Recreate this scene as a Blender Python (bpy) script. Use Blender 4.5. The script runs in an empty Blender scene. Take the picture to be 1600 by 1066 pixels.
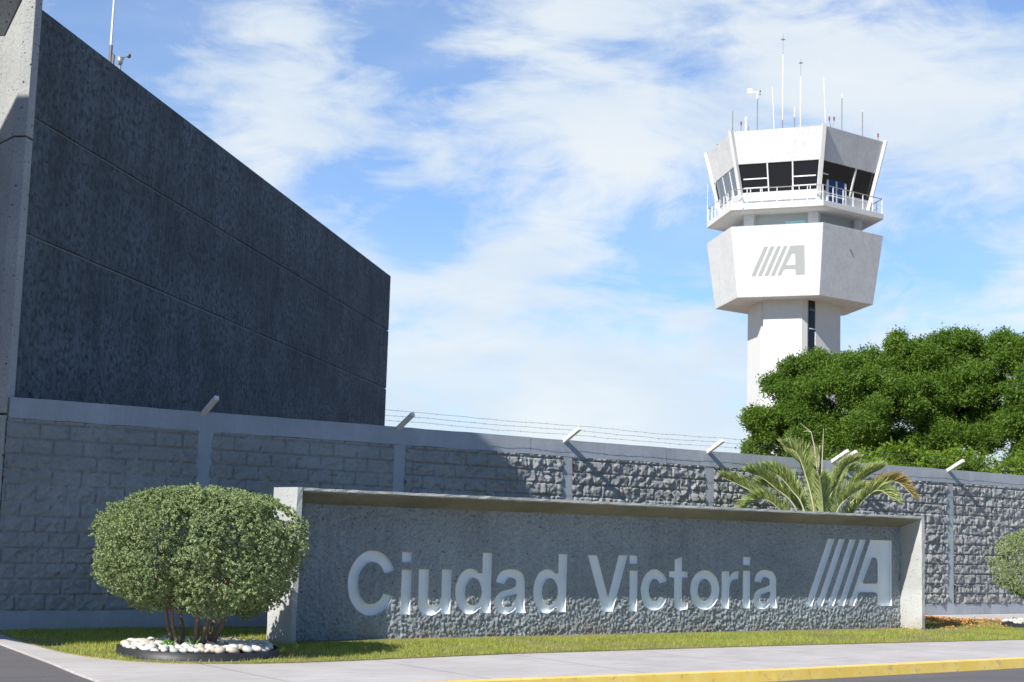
import bpy, math, random
import numpy as np
from mathutils import Vector, Matrix
from mathutils.geometry import delaunay_2d_cdt, tessellate_polygon
random.seed(7); RNG = np.random.default_rng(7)
R = math.radians
S = bpy.context.scene
COL = S.collection

# ------------------------------------------------------------------ camera, light, sky
EYE = 1.45
PITCH, ROLL = R(7.17), R(1.73)
cam_d = bpy.data.cameras.new('camera'); cam = bpy.data.objects.new('camera', cam_d); COL.objects.link(cam)
Fw = Vector((0, math.cos(PITCH), math.sin(PITCH))); U0 = Vector((0, -math.sin(PITCH), math.cos(PITCH))); R0 = Vector((1, 0, 0))
Up = math.cos(ROLL) * U0 - math.sin(ROLL) * R0; Rt = math.cos(ROLL) * R0 + math.sin(ROLL) * U0
M = Matrix((Rt, Up, -Fw)).transposed().to_4x4(); M.translation = Vector((0, 0, EYE)); cam.matrix_world = M
cam_d.sensor_width = 36; cam_d.lens = 2360 / 1600 * 36; cam_d.clip_start = .1; cam_d.clip_end = 9000
cam_d.dof.use_dof = True; cam_d.dof.focus_distance = 23; cam_d.dof.aperture_fstop = 4.0
S.camera = cam

SUN_AZ, SUN_EL = R(37.6), R(39.3)                 # azimuth of travel, right of +Y
trav = Vector((math.sin(SUN_AZ) * math.cos(SUN_EL), math.cos(SUN_AZ) * math.cos(SUN_EL), -math.sin(SUN_EL)))
sun_d = bpy.data.lights.new('sun', 'SUN'); sun_d.energy = 5.0; sun_d.angle = R(.5); sun_d.color = (1, .955, .87)
sun = bpy.data.objects.new('sun', sun_d); COL.objects.link(sun); sun.location = (-30, -40, 60)
sun.rotation_euler = trav.to_track_quat('-Z', 'Y').to_euler()

S.view_settings.view_transform = 'Standard'; S.view_settings.look = 'None'; S.view_settings.gamma = 1
S.view_settings.exposure = .42


class NT:
    """tiny node-tree builder"""
    def __init__(s, tree):
        s.t = tree; s.n = tree.nodes; s.l = tree.links; s.n.clear()
    def a(s, typ, **kw):
        n = s.n.new(typ)
        for k, v in kw.items():
            if k == 'i':
                for kk, vv in v.items():
                    if hasattr(vv, 'is_output') or hasattr(vv, 'links'): s.l.new(vv, n.inputs[kk])
                    else: n.inputs[kk].default_value = vv
            else: setattr(n, k, v)
        return n
    def math(s, op, a, b=0.0, c=None, clamp=False):
        i = {0: a, 1: b}
        if c is not None: i[2] = c
        return s.a('ShaderNodeMath', operation=op, use_clamp=clamp, i=i).outputs[0]
    def mix(s, f, a, b, typ='MIX'):
        n = s.a('ShaderNodeMix', data_type='RGBA', blend_type=typ)
        for k, v in ((0, f), (6, a), (7, b)):
            if hasattr(v, 'links'): s.l.new(v, n.inputs[k])
            else: n.inputs[k].default_value = v if k == 0 else (*v[:3], 1)
        return n.outputs[2]
    def ramp(s, f, lo, hi, a=0.0, b=1.0):
        return s.a('ShaderNodeMapRange', interpolation_type='SMOOTHSTEP', i={0: f, 1: lo, 2: hi, 3: a, 4: b}).outputs[0]
    def noise(s, vec, scale, detail=4, rough=.5, dist=0.0, col=False):
        n = s.a('ShaderNodeTexNoise', i={'Vector': vec, 'Scale': scale, 'Detail': detail, 'Roughness': rough, 'Distortion': dist})
        return n.outputs[1 if col else 0]
    def map(s, vec, scale=(1, 1, 1), loc=(0, 0, 0)):
        return s.a('ShaderNodeMapping', i={0: vec, 1: loc, 3: scale}).outputs[0]


W = bpy.data.worlds.new('World'); S.world = W; W.use_nodes = True
w = NT(W.node_tree)
sky = w.a('ShaderNodeTexSky', sky_type='NISHITA', sun_disc=False, sun_elevation=SUN_EL,
          sun_rotation=math.atan2(-trav.x, -trav.y) % (2 * math.pi), altitude=300, air_density=1.0, dust_density=.25, ozone_density=2.2)
tc = w.a('ShaderNodeTexCoord').outputs['Generated']
v1 = w.map(tc, (1, 1, 3.0), (.3, 0, .15)); v2 = w.map(tc, (1, 1, 2.4), (3.1, 1.7, .4))
n1 = w.noise(v1, 5.2, 10, .58, .5); n2 = w.noise(v2, 14.0, 9, .64, .7)
cov = w.math('ADD', w.math('MULTIPLY', n1, .62), w.math('MULTIPLY', n2, .38))
BLOBS = [((-.255, .925, .281), .12, -.11), ((-.068, .947, .315), .08, -.09), ((.04, .953, .30), .10, .11), ((-.13, .95, .275), .07, .08), ((-.121, .962, .245), .06, -.04),
         ((-.118, .968, .218), .045, -.10), ((-.062, .981, .190), .045, -.10), ((.115, .972, .203), .06, -.12),
         ((.083, .982, .170), .05, -.13), ((.273, .936, .205), .06, -.07), ((-.17, .937, .300), .06, .10),
         ((.007, .984, .181), .055, .12), ((-.022, .990, .138), .06, .06), ((.16, .94, .30), .12, .08),
         ((.04, .966, .250), .09, .05), ((-.10, .97, .225), .03, .02), ((.127, .987, .1), .10, .06), ((.277, .923, .268), .09, .08), ((.20, .93, .31), .10, .07)]
for c, r, wt in BLOBS:
    d = w.a('ShaderNodeVectorMath', operation='DISTANCE', i={0: tc, 1: Vector(c).normalized()}).outputs['Value']
    cov = w.math('ADD', cov, w.ramp(d, 0, r, wt * .8, 0))
sep = w.a('ShaderNodeSeparateXYZ', i={0: tc}).outputs[2]
cov = w.math('ADD', cov, w.ramp(sep, .02, .20, .16, 0))
mask = w.ramp(cov, .35, .63)
skyc = w.mix(1, sky.outputs[0], (.76, 1.03, 1.36), 'MULTIPLY')
skyc = w.mix(1, skyc, (.067, .067, .067), 'MULTIPLY')
northy = w.a('ShaderNodeSeparateXYZ', i={0: tc}).outputs[1]
skyc = w.mix(w.ramp(northy, .3, .9), skyc, w.mix(1, skyc, (1.45, 1.45, 1.45), 'MULTIPLY'))  # northern sky brightened separately, so the rest gives less fill
shade = w.ramp(w.noise(v1, 5.5, 6, .5, .2), .3, .7, .0, 1)
cl = w.mix(shade, (.515, .60, .69), (.65, .69, .715))
sy = w.a('ShaderNodeSeparateXYZ', i={0: tc})
# clouds kept to the northern sky in view; thinned overhead and behind to cut fill light
reg = w.math('MULTIPLY', w.ramp(sy.outputs[1], .30, .75), w.ramp(sy.outputs[2], .40, .75, 1, .12))
veil = w.ramp(n1, .25, .75, .12, .34)
fin = w.mix(w.math('MULTIPLY', w.math('MULTIPLY', w.math('MAXIMUM', mask, veil), .95), w.math('MAXIMUM', reg, .08)), skyc, cl)
bg = w.a('ShaderNodeBackground', i={'Color': fin, 'Strength': 1.0})
w.l.new(bg.outputs[0], w.a('ShaderNodeOutputWorld').inputs[0])


# ------------------------------------------------------------------ helpers
def link(o): COL.objects.link(o); return o

def tag(o, label=None, cat=None, group=None, kind=None):
    if label: o['label'] = label
    if cat: o['category'] = cat
    if group: o['group'] = group
    if kind: o['kind'] = kind
    return o

def empty(name, loc, rz=0, label=None, cat=None, group=None):
    o = bpy.data.objects.new(name, None); o.location = loc; o.rotation_euler = (0, 0, rz); o.empty_display_size = .2
    return tag(link(o), label, cat, group)

def mesh_np(name, V, F, mats=(), smooth=False):
    """V (n,3) array, F (m,k) int array of equal-sized faces"""
    V = np.asarray(V, np.float32); F = np.asarray(F, np.int32); m, k = F.shape
    me = bpy.data.meshes.new(name); me.vertices.add(len(V)); me.vertices.foreach_set('co', V.ravel())
    me.loops.add(m * k); me.loops.foreach_set('vertex_index', F.ravel())
    me.polygons.add(m); me.polygons.foreach_set('loop_start', np.arange(m, dtype=np.int32) * k)
    me.polygons.foreach_set('loop_total', np.full(m, k, np.int32))
    if smooth: me.polygons.foreach_set('use_smooth', np.ones(m, bool))
    for q in mats: me.materials.append(q)
    me.update(calc_edges=True); me.validate(); return me

def obj_mesh(name, me, parent=None, loc=None):
    o = bpy.data.objects.new(name, me); link(o)
    if parent: o.parent = parent
    if loc: o.location = loc
    return o

class MB:
    def __init__(s): s.v = []; s.f = []
    def add(s, vs, fs):
        b = len(s.v); s.v += [tuple(q) for q in vs]; s.f += [[i + b for i in f] for f in fs]; return s
    def box(s, x0, x1, y0, y1, z0, z1):
        return s.add([(x0, y0, z0), (x1, y0, z0), (x1, y1, z0), (x0, y1, z0), (x0, y0, z1), (x1, y0, z1), (x1, y1, z1), (x0, y1, z1)],
                     [(0, 3, 2, 1), (4, 5, 6, 7), (0, 1, 5, 4), (1, 2, 6, 5), (2, 3, 7, 6), (3, 0, 4, 7)])
    def prism(s, poly, z0, z1):
        n = len(poly); vs = [(x, y, z0) for x, y in poly] + [(x, y, z1) for x, y in poly]
        return s.add(vs, [tuple(range(n))[::-1], tuple(range(n, 2 * n))] + [(i, (i + 1) % n, n + (i + 1) % n, n + i) for i in range(n)])
    def loft(s, a, b):
        n = len(a); return s.add(list(a) + list(b), [tuple(range(n))[::-1], tuple(range(n, 2 * n))] + [(i, (i + 1) % n, n + (i + 1) % n, n + i) for i in range(n)])
    def bar(s, p, q, wx, wy, up=(0, 0, 1)):
        p = Vector(p); q = Vector(q); d = (q - p).normalized(); a = d.cross(Vector(up))
        if a.length < 1e-4: a = d.cross(Vector((1, 0, 0)))
        a.normalize(); b = a.cross(d)
        A = [p + a * sx * wx / 2 + b * sy * wy / 2 for sx, sy in ((-1, -1), (1, -1), (1, 1), (-1, 1))]
        return s.loft(A, [x + (q - p) for x in A])
    def tube(s, pts, rad, n=8):
        pts = [Vector(p) for p in pts]; rad = rad if hasattr(rad, '__len__') else [rad] * len(pts)
        rings = []; ref = Vector((.31, .17, .93)).normalized()
        for i, p in enumerate(pts):
            d = (pts[min(i + 1, len(pts) - 1)] - pts[max(i - 1, 0)]).normalized()
            a = d.cross(ref)
            if a.length < .05: a = d.cross(Vector((1, 0, 0)))
            a.normalize(); b = d.cross(a)
            rings.append([p + (a * math.cos(t) + b * math.sin(t)) * rad[i] for t in [2 * math.pi * k / n for k in range(n)]])
        b0 = len(s.v); s.v += [tuple(q) for r in rings for q in r]
        for i in range(len(pts) - 1):
            for k in range(n): s.f.append([b0 + i * n + k, b0 + i * n + (k + 1) % n, b0 + (i + 1) * n + (k + 1) % n, b0 + (i + 1) * n + k])
        s.f.append([b0 + k for k in range(n)][::-1]); s.f.append([b0 + (len(pts) - 1) * n + k for k in range(n)]); return s
    def sphere(s, c, r, nu=10, nv=6, sc=(1, 1, 1)):
        vs = [(c[0], c[1], c[2] + r * sc[2])]
        for j in range(1, nv):
            t = math.pi * j / nv
            for i in range(nu):
                p = 2 * math.pi * i / nu; vs.append((c[0] + r * sc[0] * math.sin(t) * math.cos(p), c[1] + r * sc[1] * math.sin(t) * math.sin(p), c[2] + r * sc[2] * math.cos(t)))
        vs.append((c[0], c[1], c[2] - r * sc[2])); L = len(vs) - 1; fs = []
        for i in range(nu):
            k = (i + 1) % nu; fs.append((0, 1 + i, 1 + k)); fs.append((L, L - nu + k, L - nu + i))
            for j in range(nv - 2): a = 1 + j * nu; fs.append((a + i, a + nu + i, a + nu + k, a + k))
        return s.add(vs, fs)
    def build(s, name, mat, parent=None, smooth=False, bevel=0):
        me = bpy.data.meshes.new(name); me.from_pydata(s.v, [], s.f); me.materials.append(mat)
        if smooth: me.polygons.foreach_set('use_smooth', np.ones(len(me.polygons), bool))
        me.update(); o = obj_mesh(name, me, parent)
        if bevel:
            md = o.modifiers.new('bevel', 'BEVEL'); md.width = bevel; md.segments = 2; md.limit_method = 'ANGLE'
        return o

# numpy value noise
def _h(ix, iy, s):
    n = (ix.astype(np.int64) * 374761393 + iy.astype(np.int64) * 668265263 + s * 1442695041) & 0x7fffffff
    n = ((n ^ (n >> 13)) * 1274126177) & 0x7fffffff
    n = n ^ (n >> 16); return (n & 0xffff) / 65535.0
def vn(x, y, s=0):
    ix = np.floor(x); iy = np.floor(y); fx = x - ix; fy = y - iy; fx = fx * fx * (3 - 2 * fx); fy = fy * fy * (3 - 2 * fy)
    a = _h(ix, iy, s); b = _h(ix + 1, iy, s); c = _h(ix, iy + 1, s); d = _h(ix + 1, iy + 1, s)
    return (a * (1 - fx) + b * fx) * (1 - fy) + (c * (1 - fx) + d * fx) * fy
def fbm(x, y, s=0, o=4, g=.5):
    r = 0; a = 1; t = 0
    for i in range(o): r = r + a * vn(x * 2 ** i + 13.7 * i, y * 2 ** i + 5.1 * i, s + i); t += a; a *= g
    return r / t


# ------------------------------------------------------------------ materials
def principled(name):
    m = bpy.data.materials.new(name); m.use_nodes = True; t = NT(m.node_tree)
    p = t.a('ShaderNodeBsdfPrincipled'); o = t.a('ShaderNodeOutputMaterial'); t.l.new(p.outputs[0], o.inputs[0])
    return m, t, p

def concrete(name, base, dark=.6, pit=0.0, scale=1.0, bump=.3, bdist=.01, streak=0.0, rough=.9, fine=30, dirt=None, spec=.3, big=.12):
    m, t, p = principled(name); oc = t.a('ShaderNodeTexCoord').outputs['Object']
    n = t.noise(oc, .7 * scale, 5, .6); n2 = t.noise(oc, fine * scale, 4, .6)
    c = t.mix(t.ramp(n, .3, .7), [b * (1 - big) for b in base], [b * (1 + big) for b in base])
    c = t.mix(t.ramp(n2, .3, .62, dark, 0), c, [b * .45 for b in base])
    h = n2
    if streak:
        st = t.noise(t.map(oc, (6, 6, .35)), 1.6, 5, .6)
        c = t.mix(t.ramp(st, .45, .75, 0, streak), c, [b * 1.9 for b in base])
        st2 = t.noise(t.map(oc, (9, 9, .25), (4, 2, 1)), 1.1, 4, .6)
        c = t.mix(t.ramp(st2, .5, .8, 0, streak * .8), c, [b * .45 for b in base])
    if pit:
        vo = t.a('ShaderNodeTexVoronoi', i={'Vector': t.map(oc, (1, 1, .8)), 'Scale': 13 * scale, 'Randomness': 1}).outputs['Distance']
        pn = t.math('MULTIPLY', t.ramp(vo, .10, .22, 1, 0), t.ramp(t.noise(oc, 6 * scale, 3, .6), .42, .58))
        c = t.mix(t.math('MULTIPLY', pn, pit), c, [b * .16 for b in base])
        h = t.math('SUBTRACT', h, t.math('MULTIPLY', pn, 1.2))
    if dirt:
        z = t.a('ShaderNodeSeparateXYZ', i={0: oc}).outputs[2]
        dm = t.math('MULTIPLY', t.ramp(z, .0, dirt[1], 1, 0), t.ramp(t.noise(t.map(oc, (1, 1, .6)), 2.4, 5, .65), .38, .62))
        c = t.mix(t.math('MULTIPLY', dm, dirt[2]), c, dirt[0])
    t.l.new(c, p.inputs['Base Color']); p.inputs['Roughness'].default_value = rough; p.inputs['Specular IOR Level'].default_value = spec
    if bump:
        b = t.a('ShaderNodeBump', i={'Height': h, 'Strength': bump, 'Distance': bdist}); t.l.new(b.outputs[0], p.inputs['Normal'])
    return m

def plain(name, col, rough=.5, metal=0, var=.08, scale=8, spec=.5, bump=0):
    m, t, p = principled(name); oc = t.a('ShaderNodeTexCoord').outputs['Object']; n = t.noise(oc, scale, 5, .6)
    t.l.new(t.mix(t.ramp(n, .3, .7), [c * (1 - var) for c in col], [min(1, c * (1 + var)) for c in col]), p.inputs['Base Color'])
    p.inputs['Roughness'].default_value = rough; p.inputs['Metallic'].default_value = metal; p.inputs['Specular IOR Level'].default_value = spec
    if bump: b = t.a('ShaderNodeBump', i={'Height': n, 'Strength': bump, 'Distance': .01}); t.l.new(b.outputs[0], p.inputs['Normal'])
    return m

def leafmat(name, a, b, c=None, scale=2.0, trans=.35, hue=None):
    m = bpy.data.materials.new(name); m.use_nodes = True; t = NT(m.node_tree); oc = t.a('ShaderNodeTexCoord').outputs['Object']
    col = t.mix(t.ramp(t.noise(oc, scale, 4, .6), .3, .7), a, b)
    col = t.mix(t.ramp(t.noise(oc, scale * 9, 2, .6), .3, .7, 0, .55), col, [x * 1.6 for x in b])
    if c: col = t.mix(t.ramp(t.noise(t.map(oc, (1, 1, 1), (7, 3, 2)), scale * 2.7, 3, .6), .62, .74, 0, .8), col, c)
    d = t.a('ShaderNodeBsdfPrincipled', i={'Base Color': col, 'Roughness': .55, 'Specular IOR Level': .3})
    tr = t.a('ShaderNodeBsdfTranslucent', i={'Color': t.mix(1, col, (1.15, 1.3, .7), 'MULTIPLY')})
    mx = t.a('ShaderNodeMixShader', i={0: trans, 1: d.outputs[0], 2: tr.outputs[0]})
    t.l.new(mx.outputs[0], t.a('ShaderNodeOutputMaterial').inputs[0]); return m

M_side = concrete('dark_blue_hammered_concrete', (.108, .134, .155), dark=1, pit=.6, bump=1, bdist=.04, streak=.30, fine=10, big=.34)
M_joint = concrete('joint_mortar', (.27, .30, .33), dark=.4, bump=.2)
M_col = concrete('pitted_grey_concrete', (.42, .43, .425), dark=.45, pit=1, scale=1.0, bump=.6, bdist=.015)
M_cap = concrete('smooth_grey_painted_concrete', (.385, .415, .46), dark=.12, bump=.15, fine=18, spec=.3, streak=.10)
M_block = concrete('split_face_block_paint', (.325, .332, .33), dark=.25, bump=.5, bdist=.012, fine=26, big=.14)
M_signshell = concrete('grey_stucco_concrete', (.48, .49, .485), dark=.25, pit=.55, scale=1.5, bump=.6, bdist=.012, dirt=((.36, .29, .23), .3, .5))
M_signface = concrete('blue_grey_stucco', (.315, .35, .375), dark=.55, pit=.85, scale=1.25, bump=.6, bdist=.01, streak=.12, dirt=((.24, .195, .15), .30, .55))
M_soffit = concrete('shade_toned_soffit', (.245, .235, .205), dark=.4, pit=.3, bump=.5, bdist=.01, big=.25, streak=.1)  # brown shade under the sign hood, put into the base colour
M_letter = plain('smooth_pale_letter_paint', (.80, .84, .88), .7, var=.04, scale=3, spec=.2)
M_arm = plain('white_painted_concrete_post', (.78, .77, .74), .8, var=.08, scale=20)
M_wire = plain('galvanised_barbed_wire', (.17, .17, .18), .5, .6)
M_white = concrete('white_tower_paint', (.645, .645, .64), dark=.08, bump=.12, fine=5, streak=.05, big=.02, rough=.7)
M_podpaint = concrete('weathered_white_tower_paint', (.64, .645, .65), dark=.2, bump=.15, fine=4, big=.05, rough=.75, streak=.10)
M_neck = concrete('grey_tower_paint', (.42, .47, .48), dark=.06, bump=.1, fine=4, big=.04)
M_logo = plain('grey_emblem_paint', (.345, .36, .36), .7, var=.03)
M_frame = plain('white_metal_frame', (.85, .85, .85), .35)
M_rail = plain('white_railing_paint', (.82, .82, .82), .4)
M_railtop = plain('worn_handrail_metal', (.36, .33, .33), .45, .2)
M_ant = plain('white_fibreglass_antenna', (.82, .83, .84), .4)
M_antd = plain('grey_antenna_metal', (.24, .24, .26), .5, .4)
M_red = plain('red_obstruction_lamp_glass', (.26, .05, .06), .3)
M_steel = plain('dull_aluminium', (.55, .55, .57), .35, .7)
M_rubber = plain('black_edging_plastic', (.025, .027, .03), .5, var=.2)
M_stone = plain('white_river_stone', (.66, .645, .61), .75, var=.14, scale=9, bump=.25)
_t = NT.__new__(NT); _t.t = M_stone.node_tree; _t.n = _t.t.nodes; _t.l = _t.t.links
_p = [n for n in _t.n if n.type == 'BSDF_PRINCIPLED'][0]; _src = _p.inputs['Base Color'].links[0].from_socket
_rn = _t.a('ShaderNodeObjectInfo').outputs['Random']
_c = _t.mix(_t.ramp(_rn, .55, 1, 0, 1), _src, _t.mix(1, _src, (.74, .66, .55), 'MULTIPLY')); _c = _t.mix(_t.ramp(_rn, 0, .25, 1, 0), _c, _t.mix(1, _c, (.70, .72, .73), 'MULTIPLY'))
_t.l.new(_c, _p.inputs['Base Color'])
M_soil = concrete('dark_garden_soil', (.07, .05, .035), dark=.6, bump=.8, bdist=.02)
M_bark = concrete('reddish_shrub_bark', (.25, .165, .12), dark=.5, bump=.6, bdist=.006, fine=40)
M_tbark = concrete('dark_tree_bark', (.10, .075, .055), dark=.6, bump=.7, bdist=.03, fine=9)
M_shrub = leafmat('grey_green_shrub_leaves', (.195, .25, .11), (.295, .355, .18), (.38, .37, .08), 2.6, .2)
M_tree = leafmat('mesquite_leaves', (.075, .14, .018), (.125, .205, .03), (.19, .26, .04), .6, .42)
M_treel = leafmat('pale_green_thicket_leaves', (.12, .19, .022), (.18, .27, .035), None, .5, .45)
M_palm = leafmat('palm_leaflets', (.27, .315, .12), (.37, .42, .18), (.42, .33, .12), 1.6, .35)
M_palmdry = leafmat('dry_palm_leaflets', (.28, .20, .07), (.34, .27, .10), (.20, .24, .06), 5, .3)
M_stalk = plain('pale_palm_stalk', (.50, .50, .32), .6)
M_dead = plain('bleached_dead_stalk', (.52, .44, .34), .8)
M_palmtrunk = concrete('palm_trunk_fibre', (.16, .115, .07), dark=.6, bump=1, bdist=.03, fine=14)
M_grassb = leafmat('lawn_grass_blades', (.26, .31, .065), (.36, .38, .09), (.50, .41, .15), 1.3, .4)
M_weed = leafmat('bright_weed_leaves', (.10, .26, .04), (.16, .36, .06), None, 6, .35)
M_leafdry = leafmat('fallen_orange_leaves', (.42, .15, .06), (.50, .24, .09), (.30, .28, .08), 3, .1)

def glass(name, col=(.012, .014, .02), rough=.04, spec=.35):
    m, t, p = principled(name); p.inputs['Base Color'].default_value = (*col, 1); p.inputs['Roughness'].default_value = rough
    p.inputs['Specular IOR Level'].default_value = spec; return m
M_glass = glass('dark_tinted_glass'); M_glassb = glass('blue_door_glass', (.018, .045, .13)); M_cyan = plain('pale_cyan_pane', (.42, .68, .70), .25)
M_glassl = glass('sky_toned_side_glass', (.10, .12, .15), .08, .6)

def groundmat(name, f):
    m, t, p = principled(name); oc = t.a('ShaderNodeTexCoord').outputs['Object']; f(t, p, oc); return m
def _walk(t, p, oc):
    c = t.mix(t.ramp(t.noise(t.map(oc, (1, 1, 1)), .9, 5, .6), .3, .7), (.455, .43, .42), (.555, .53, .52))
    rot = t.a('ShaderNodeVectorRotate', i={'Vector': oc, 'Angle': -R(36.8)}).outputs[0]
    st = t.noise(t.map(rot, (.7, 7, 1)), 2.2, 5, .65)
    c = t.mix(t.ramp(st, .48, .68, 0, .7), c, (.35, .31, .30))
    c = t.mix(t.ramp(t.noise(oc, 60, 3, .6), .35, .6, .35, 0), c, (.33, .31, .30))
    sx = t.a('ShaderNodeSeparateXYZ', i={0: rot}).outputs[0]
    fr = t.math('FRACT', t.math('MULTIPLY', sx, .5)); j = t.ramp(t.math('ABSOLUTE', t.math('SUBTRACT', fr, .5)), .003, .007, .85, 0)
    c = t.mix(j, c, (.16, .15, .14))
    t.l.new(c, p.inputs['Base Color']); p.inputs['Roughness'].default_value = .9
    b = t.a('ShaderNodeBump', i={'Height': t.noise(oc, 70, 3, .6), 'Strength': .25, 'Distance': .004}); t.l.new(b.outputs[0], p.inputs['Normal'])
M_walk = groundmat('pale_pink_concrete_paving', _walk)
def _asph(t, p, oc):
    rot = t.a('ShaderNodeVectorRotate', i={'Vector': oc, 'Angle': -R(36.8)}).outputs[0]
    c = t.mix(t.ramp(t.noise(t.map(rot, (.5, 3, 1)), 1.1, 5, .6), .3, .7), (.125, .118, .125), (.165, .155, .162))
    c = t.mix(t.ramp(t.noise(oc, 130, 2, .6), .35, .65, .5, 0), c, (.06, .058, .06))
    t.l.new(c, p.inputs['Base Color']); p.inputs['Roughness'].default_value = .88
    b = t.a('ShaderNodeBump', i={'Height': t.noise(oc, 120, 3, .6), 'Strength': .5, 'Distance': .006}); t.l.new(b.outputs[0], p.inputs['Normal'])
M_asph = groundmat('worn_asphalt', _asph)
def _yel(t, p, oc):
    c = t.mix(t.ramp(t.noise(oc, 3, 5, .65), .35, .7), (.82, .57, .11), (.88, .66, .19))
    c = t.mix(t.ramp(t.noise(oc, 9, 6, .75), .55, .64, 0, .7), c, (.42, .36, .24))
    t.l.new(c, p.inputs['Base Color']); p.inputs['Roughness'].default_value = .7
M_yel = groundmat('yellow_kerb_paint', _yel)
def _lawn(t, p, oc):
    c = t.mix(t.ramp(t.noise(oc, 1.3, 5, .65), .35, .65), (.22, .23, .06), (.36, .29, .12))
    c = t.mix(t.ramp(t.noise(oc, 45, 3, .6), .35, .6, .6, 0), c, (.05, .06, .015))
    t.l.new(c, p.inputs['Base Color']); p.inputs['Roughness'].default_value = .95
    b = t.a('ShaderNodeBump', i={'Height': t.noise(oc, 60, 3, .6), 'Strength': .8, 'Distance': .02}); t.l.new(b.outputs[0], p.inputs['Normal'])
M_lawn = groundmat('lawn_soil', _lawn)
M_dirt = concrete('dry_field_soil', (.26, .21, .15), dark=.3, bump=.4, bdist=.05, fine=3)

# ------------------------------------------------------------------ site frames
WA = Vector((-6.24, 19.55, 0)); WROT = math.atan2(.602, .799)          # perimeter wall
SA = Vector((-2.58, 18.636, 0)); SROT = math.atan2(.597, .802)         # name sign
BQ = Vector((-6.463, 19.383, 0)); BROT = R(90 - 8.456)                 # terminal corner; local x = back along the side wall, y = left
def wl(u, y=0, z=0, o=WA, r=WROT):
    return Vector((o.x + u * math.cos(r) - y * math.sin(r), o.y + u * math.sin(r) + y * math.cos(r), z))

# ------------------------------------------------------------------ ground
def sheet(name, poly, z, mat, thick=0, kind='structure', mats=None):
    b = MB()
    if thick: b.prism(poly, z - thick, z)
    else: b.add([(x, y, z) for x, y in poly], [tuple(range(len(poly)))])
    return tag(b.build(name, mat), kind=kind)
g = MB(); g.add([(-3000, -600, -.16), (3000, -600, -.16), (3000, 6000, -.16), (-3000, 6000, -.16)], [(0, 1, 2, 3)])
tag(g.build('ground', M_dirt), kind='structure')
gedge = [(-6.62, 19.55), (-6.24, 19.07), (-5.75, 18.2), (-5.25, 17.35), (-4.75, 16.62), (-4.3, 16.14), (-3.85, 15.87), (-3.45, 15.79), (-3.05, 15.83), (-2.6, 15.99), (-2.2, 16.23), (-1.6, 16.72), (.11, 18.28), (3.61, 20.9), (8.16, 24.03), (34, 41.6)]
# asphalt: grid whose height follows the driveway (nearly flush) and the road (a kerb below)
N = 90; xs = np.linspace(-40, 60, N * 2); ys = np.linspace(-30, 45, N)
X, Y = np.meshgrid(xs, ys); t_ = np.clip((X + 3.6) / 2.1, 0, 1); t_ = t_ * t_ * (3 - 2 * t_); Z = -.02 - .09 * t_
keep_line = Y < 60
idx = np.arange(X.size).reshape(X.shape)
F = np.stack([idx[:-1, :-1].ravel(), idx[:-1, 1:].ravel(), idx[1:, 1:].ravel(), idx[1:, :-1].ravel()], 1)
tag(obj_mesh('road', mesh_np('road', np.stack([X.ravel(), Y.ravel(), Z.ravel()], 1), F, [M_asph])), kind='structure')
kedge = [(34, 38.83), (6.85, 20.19), (2.96, 17.16), (.04, 15.15), (-1.3, 14.2), (-2.1, 13.62), (-2.6, 13.32), (-3.0, 13.25), (-3.3, 13.42), (-3.57, 13.8), (-4.05, 14.62), (-4.54, 15.52), (-5.77, 17.65), (-6.9, 19.7)]
sheet('sidewalk', gedge + kedge, 0, M_walk, .14)
# yellow kerb along the outer edge
def offset(path, d):
    out = []
    for i, p in enumerate(path):
        a = Vector(path[max(i - 1, 0)]); b = Vector(path[min(i + 1, len(path) - 1)]); t = (b - a).normalized(); out.append((p[0] + t.y * d, p[1] - t.x * d))
    return out
kl = [(-2.1, 13.62), (-1.3, 14.2)] + [(.04, 15.15), (2.96, 17.16), (6.85, 20.19), (34, 38.83)]
ki = offset(kl, .003); ko = offset(kl, .125)
kb = MB(); nK = len(kl)
vs = [(x, y, .012) for x, y in ki] + [(x, y, .006) for x, y in ko] + [(x, y, -.14) for x, y in offset(kl, .15)] + [(x, y, -.14) for x, y in ki]
fs = []
for i in range(nK - 1):
    for a, b2 in ((0, 1), (1, 2)): fs.append((a * nK + i, b2 * nK + i, b2 * nK + i + 1, a * nK + i + 1))
kb.add(vs, fs); tag(kb.build('kerb', M_yel), kind='structure')
# lawn between the sidewalk and the wall
lawn = gedge[1:] + [tuple(wl(50, .05).xy), tuple(wl(-.3, .05).xy)]
sheet('lawn', lawn, .012, M_lawn, .1)
# paved strip at the wall foot, right
strip = [tuple(wl(u, y).xy) for u, y in ((18.3, -.02), (18.3, -.35), (19.0, -1.25), (20.2, -1.9), (22.5, -2.3), (50, -2.3), (50, -.02))]
sheet('path', strip, .035, M_walk, .03)

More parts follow.
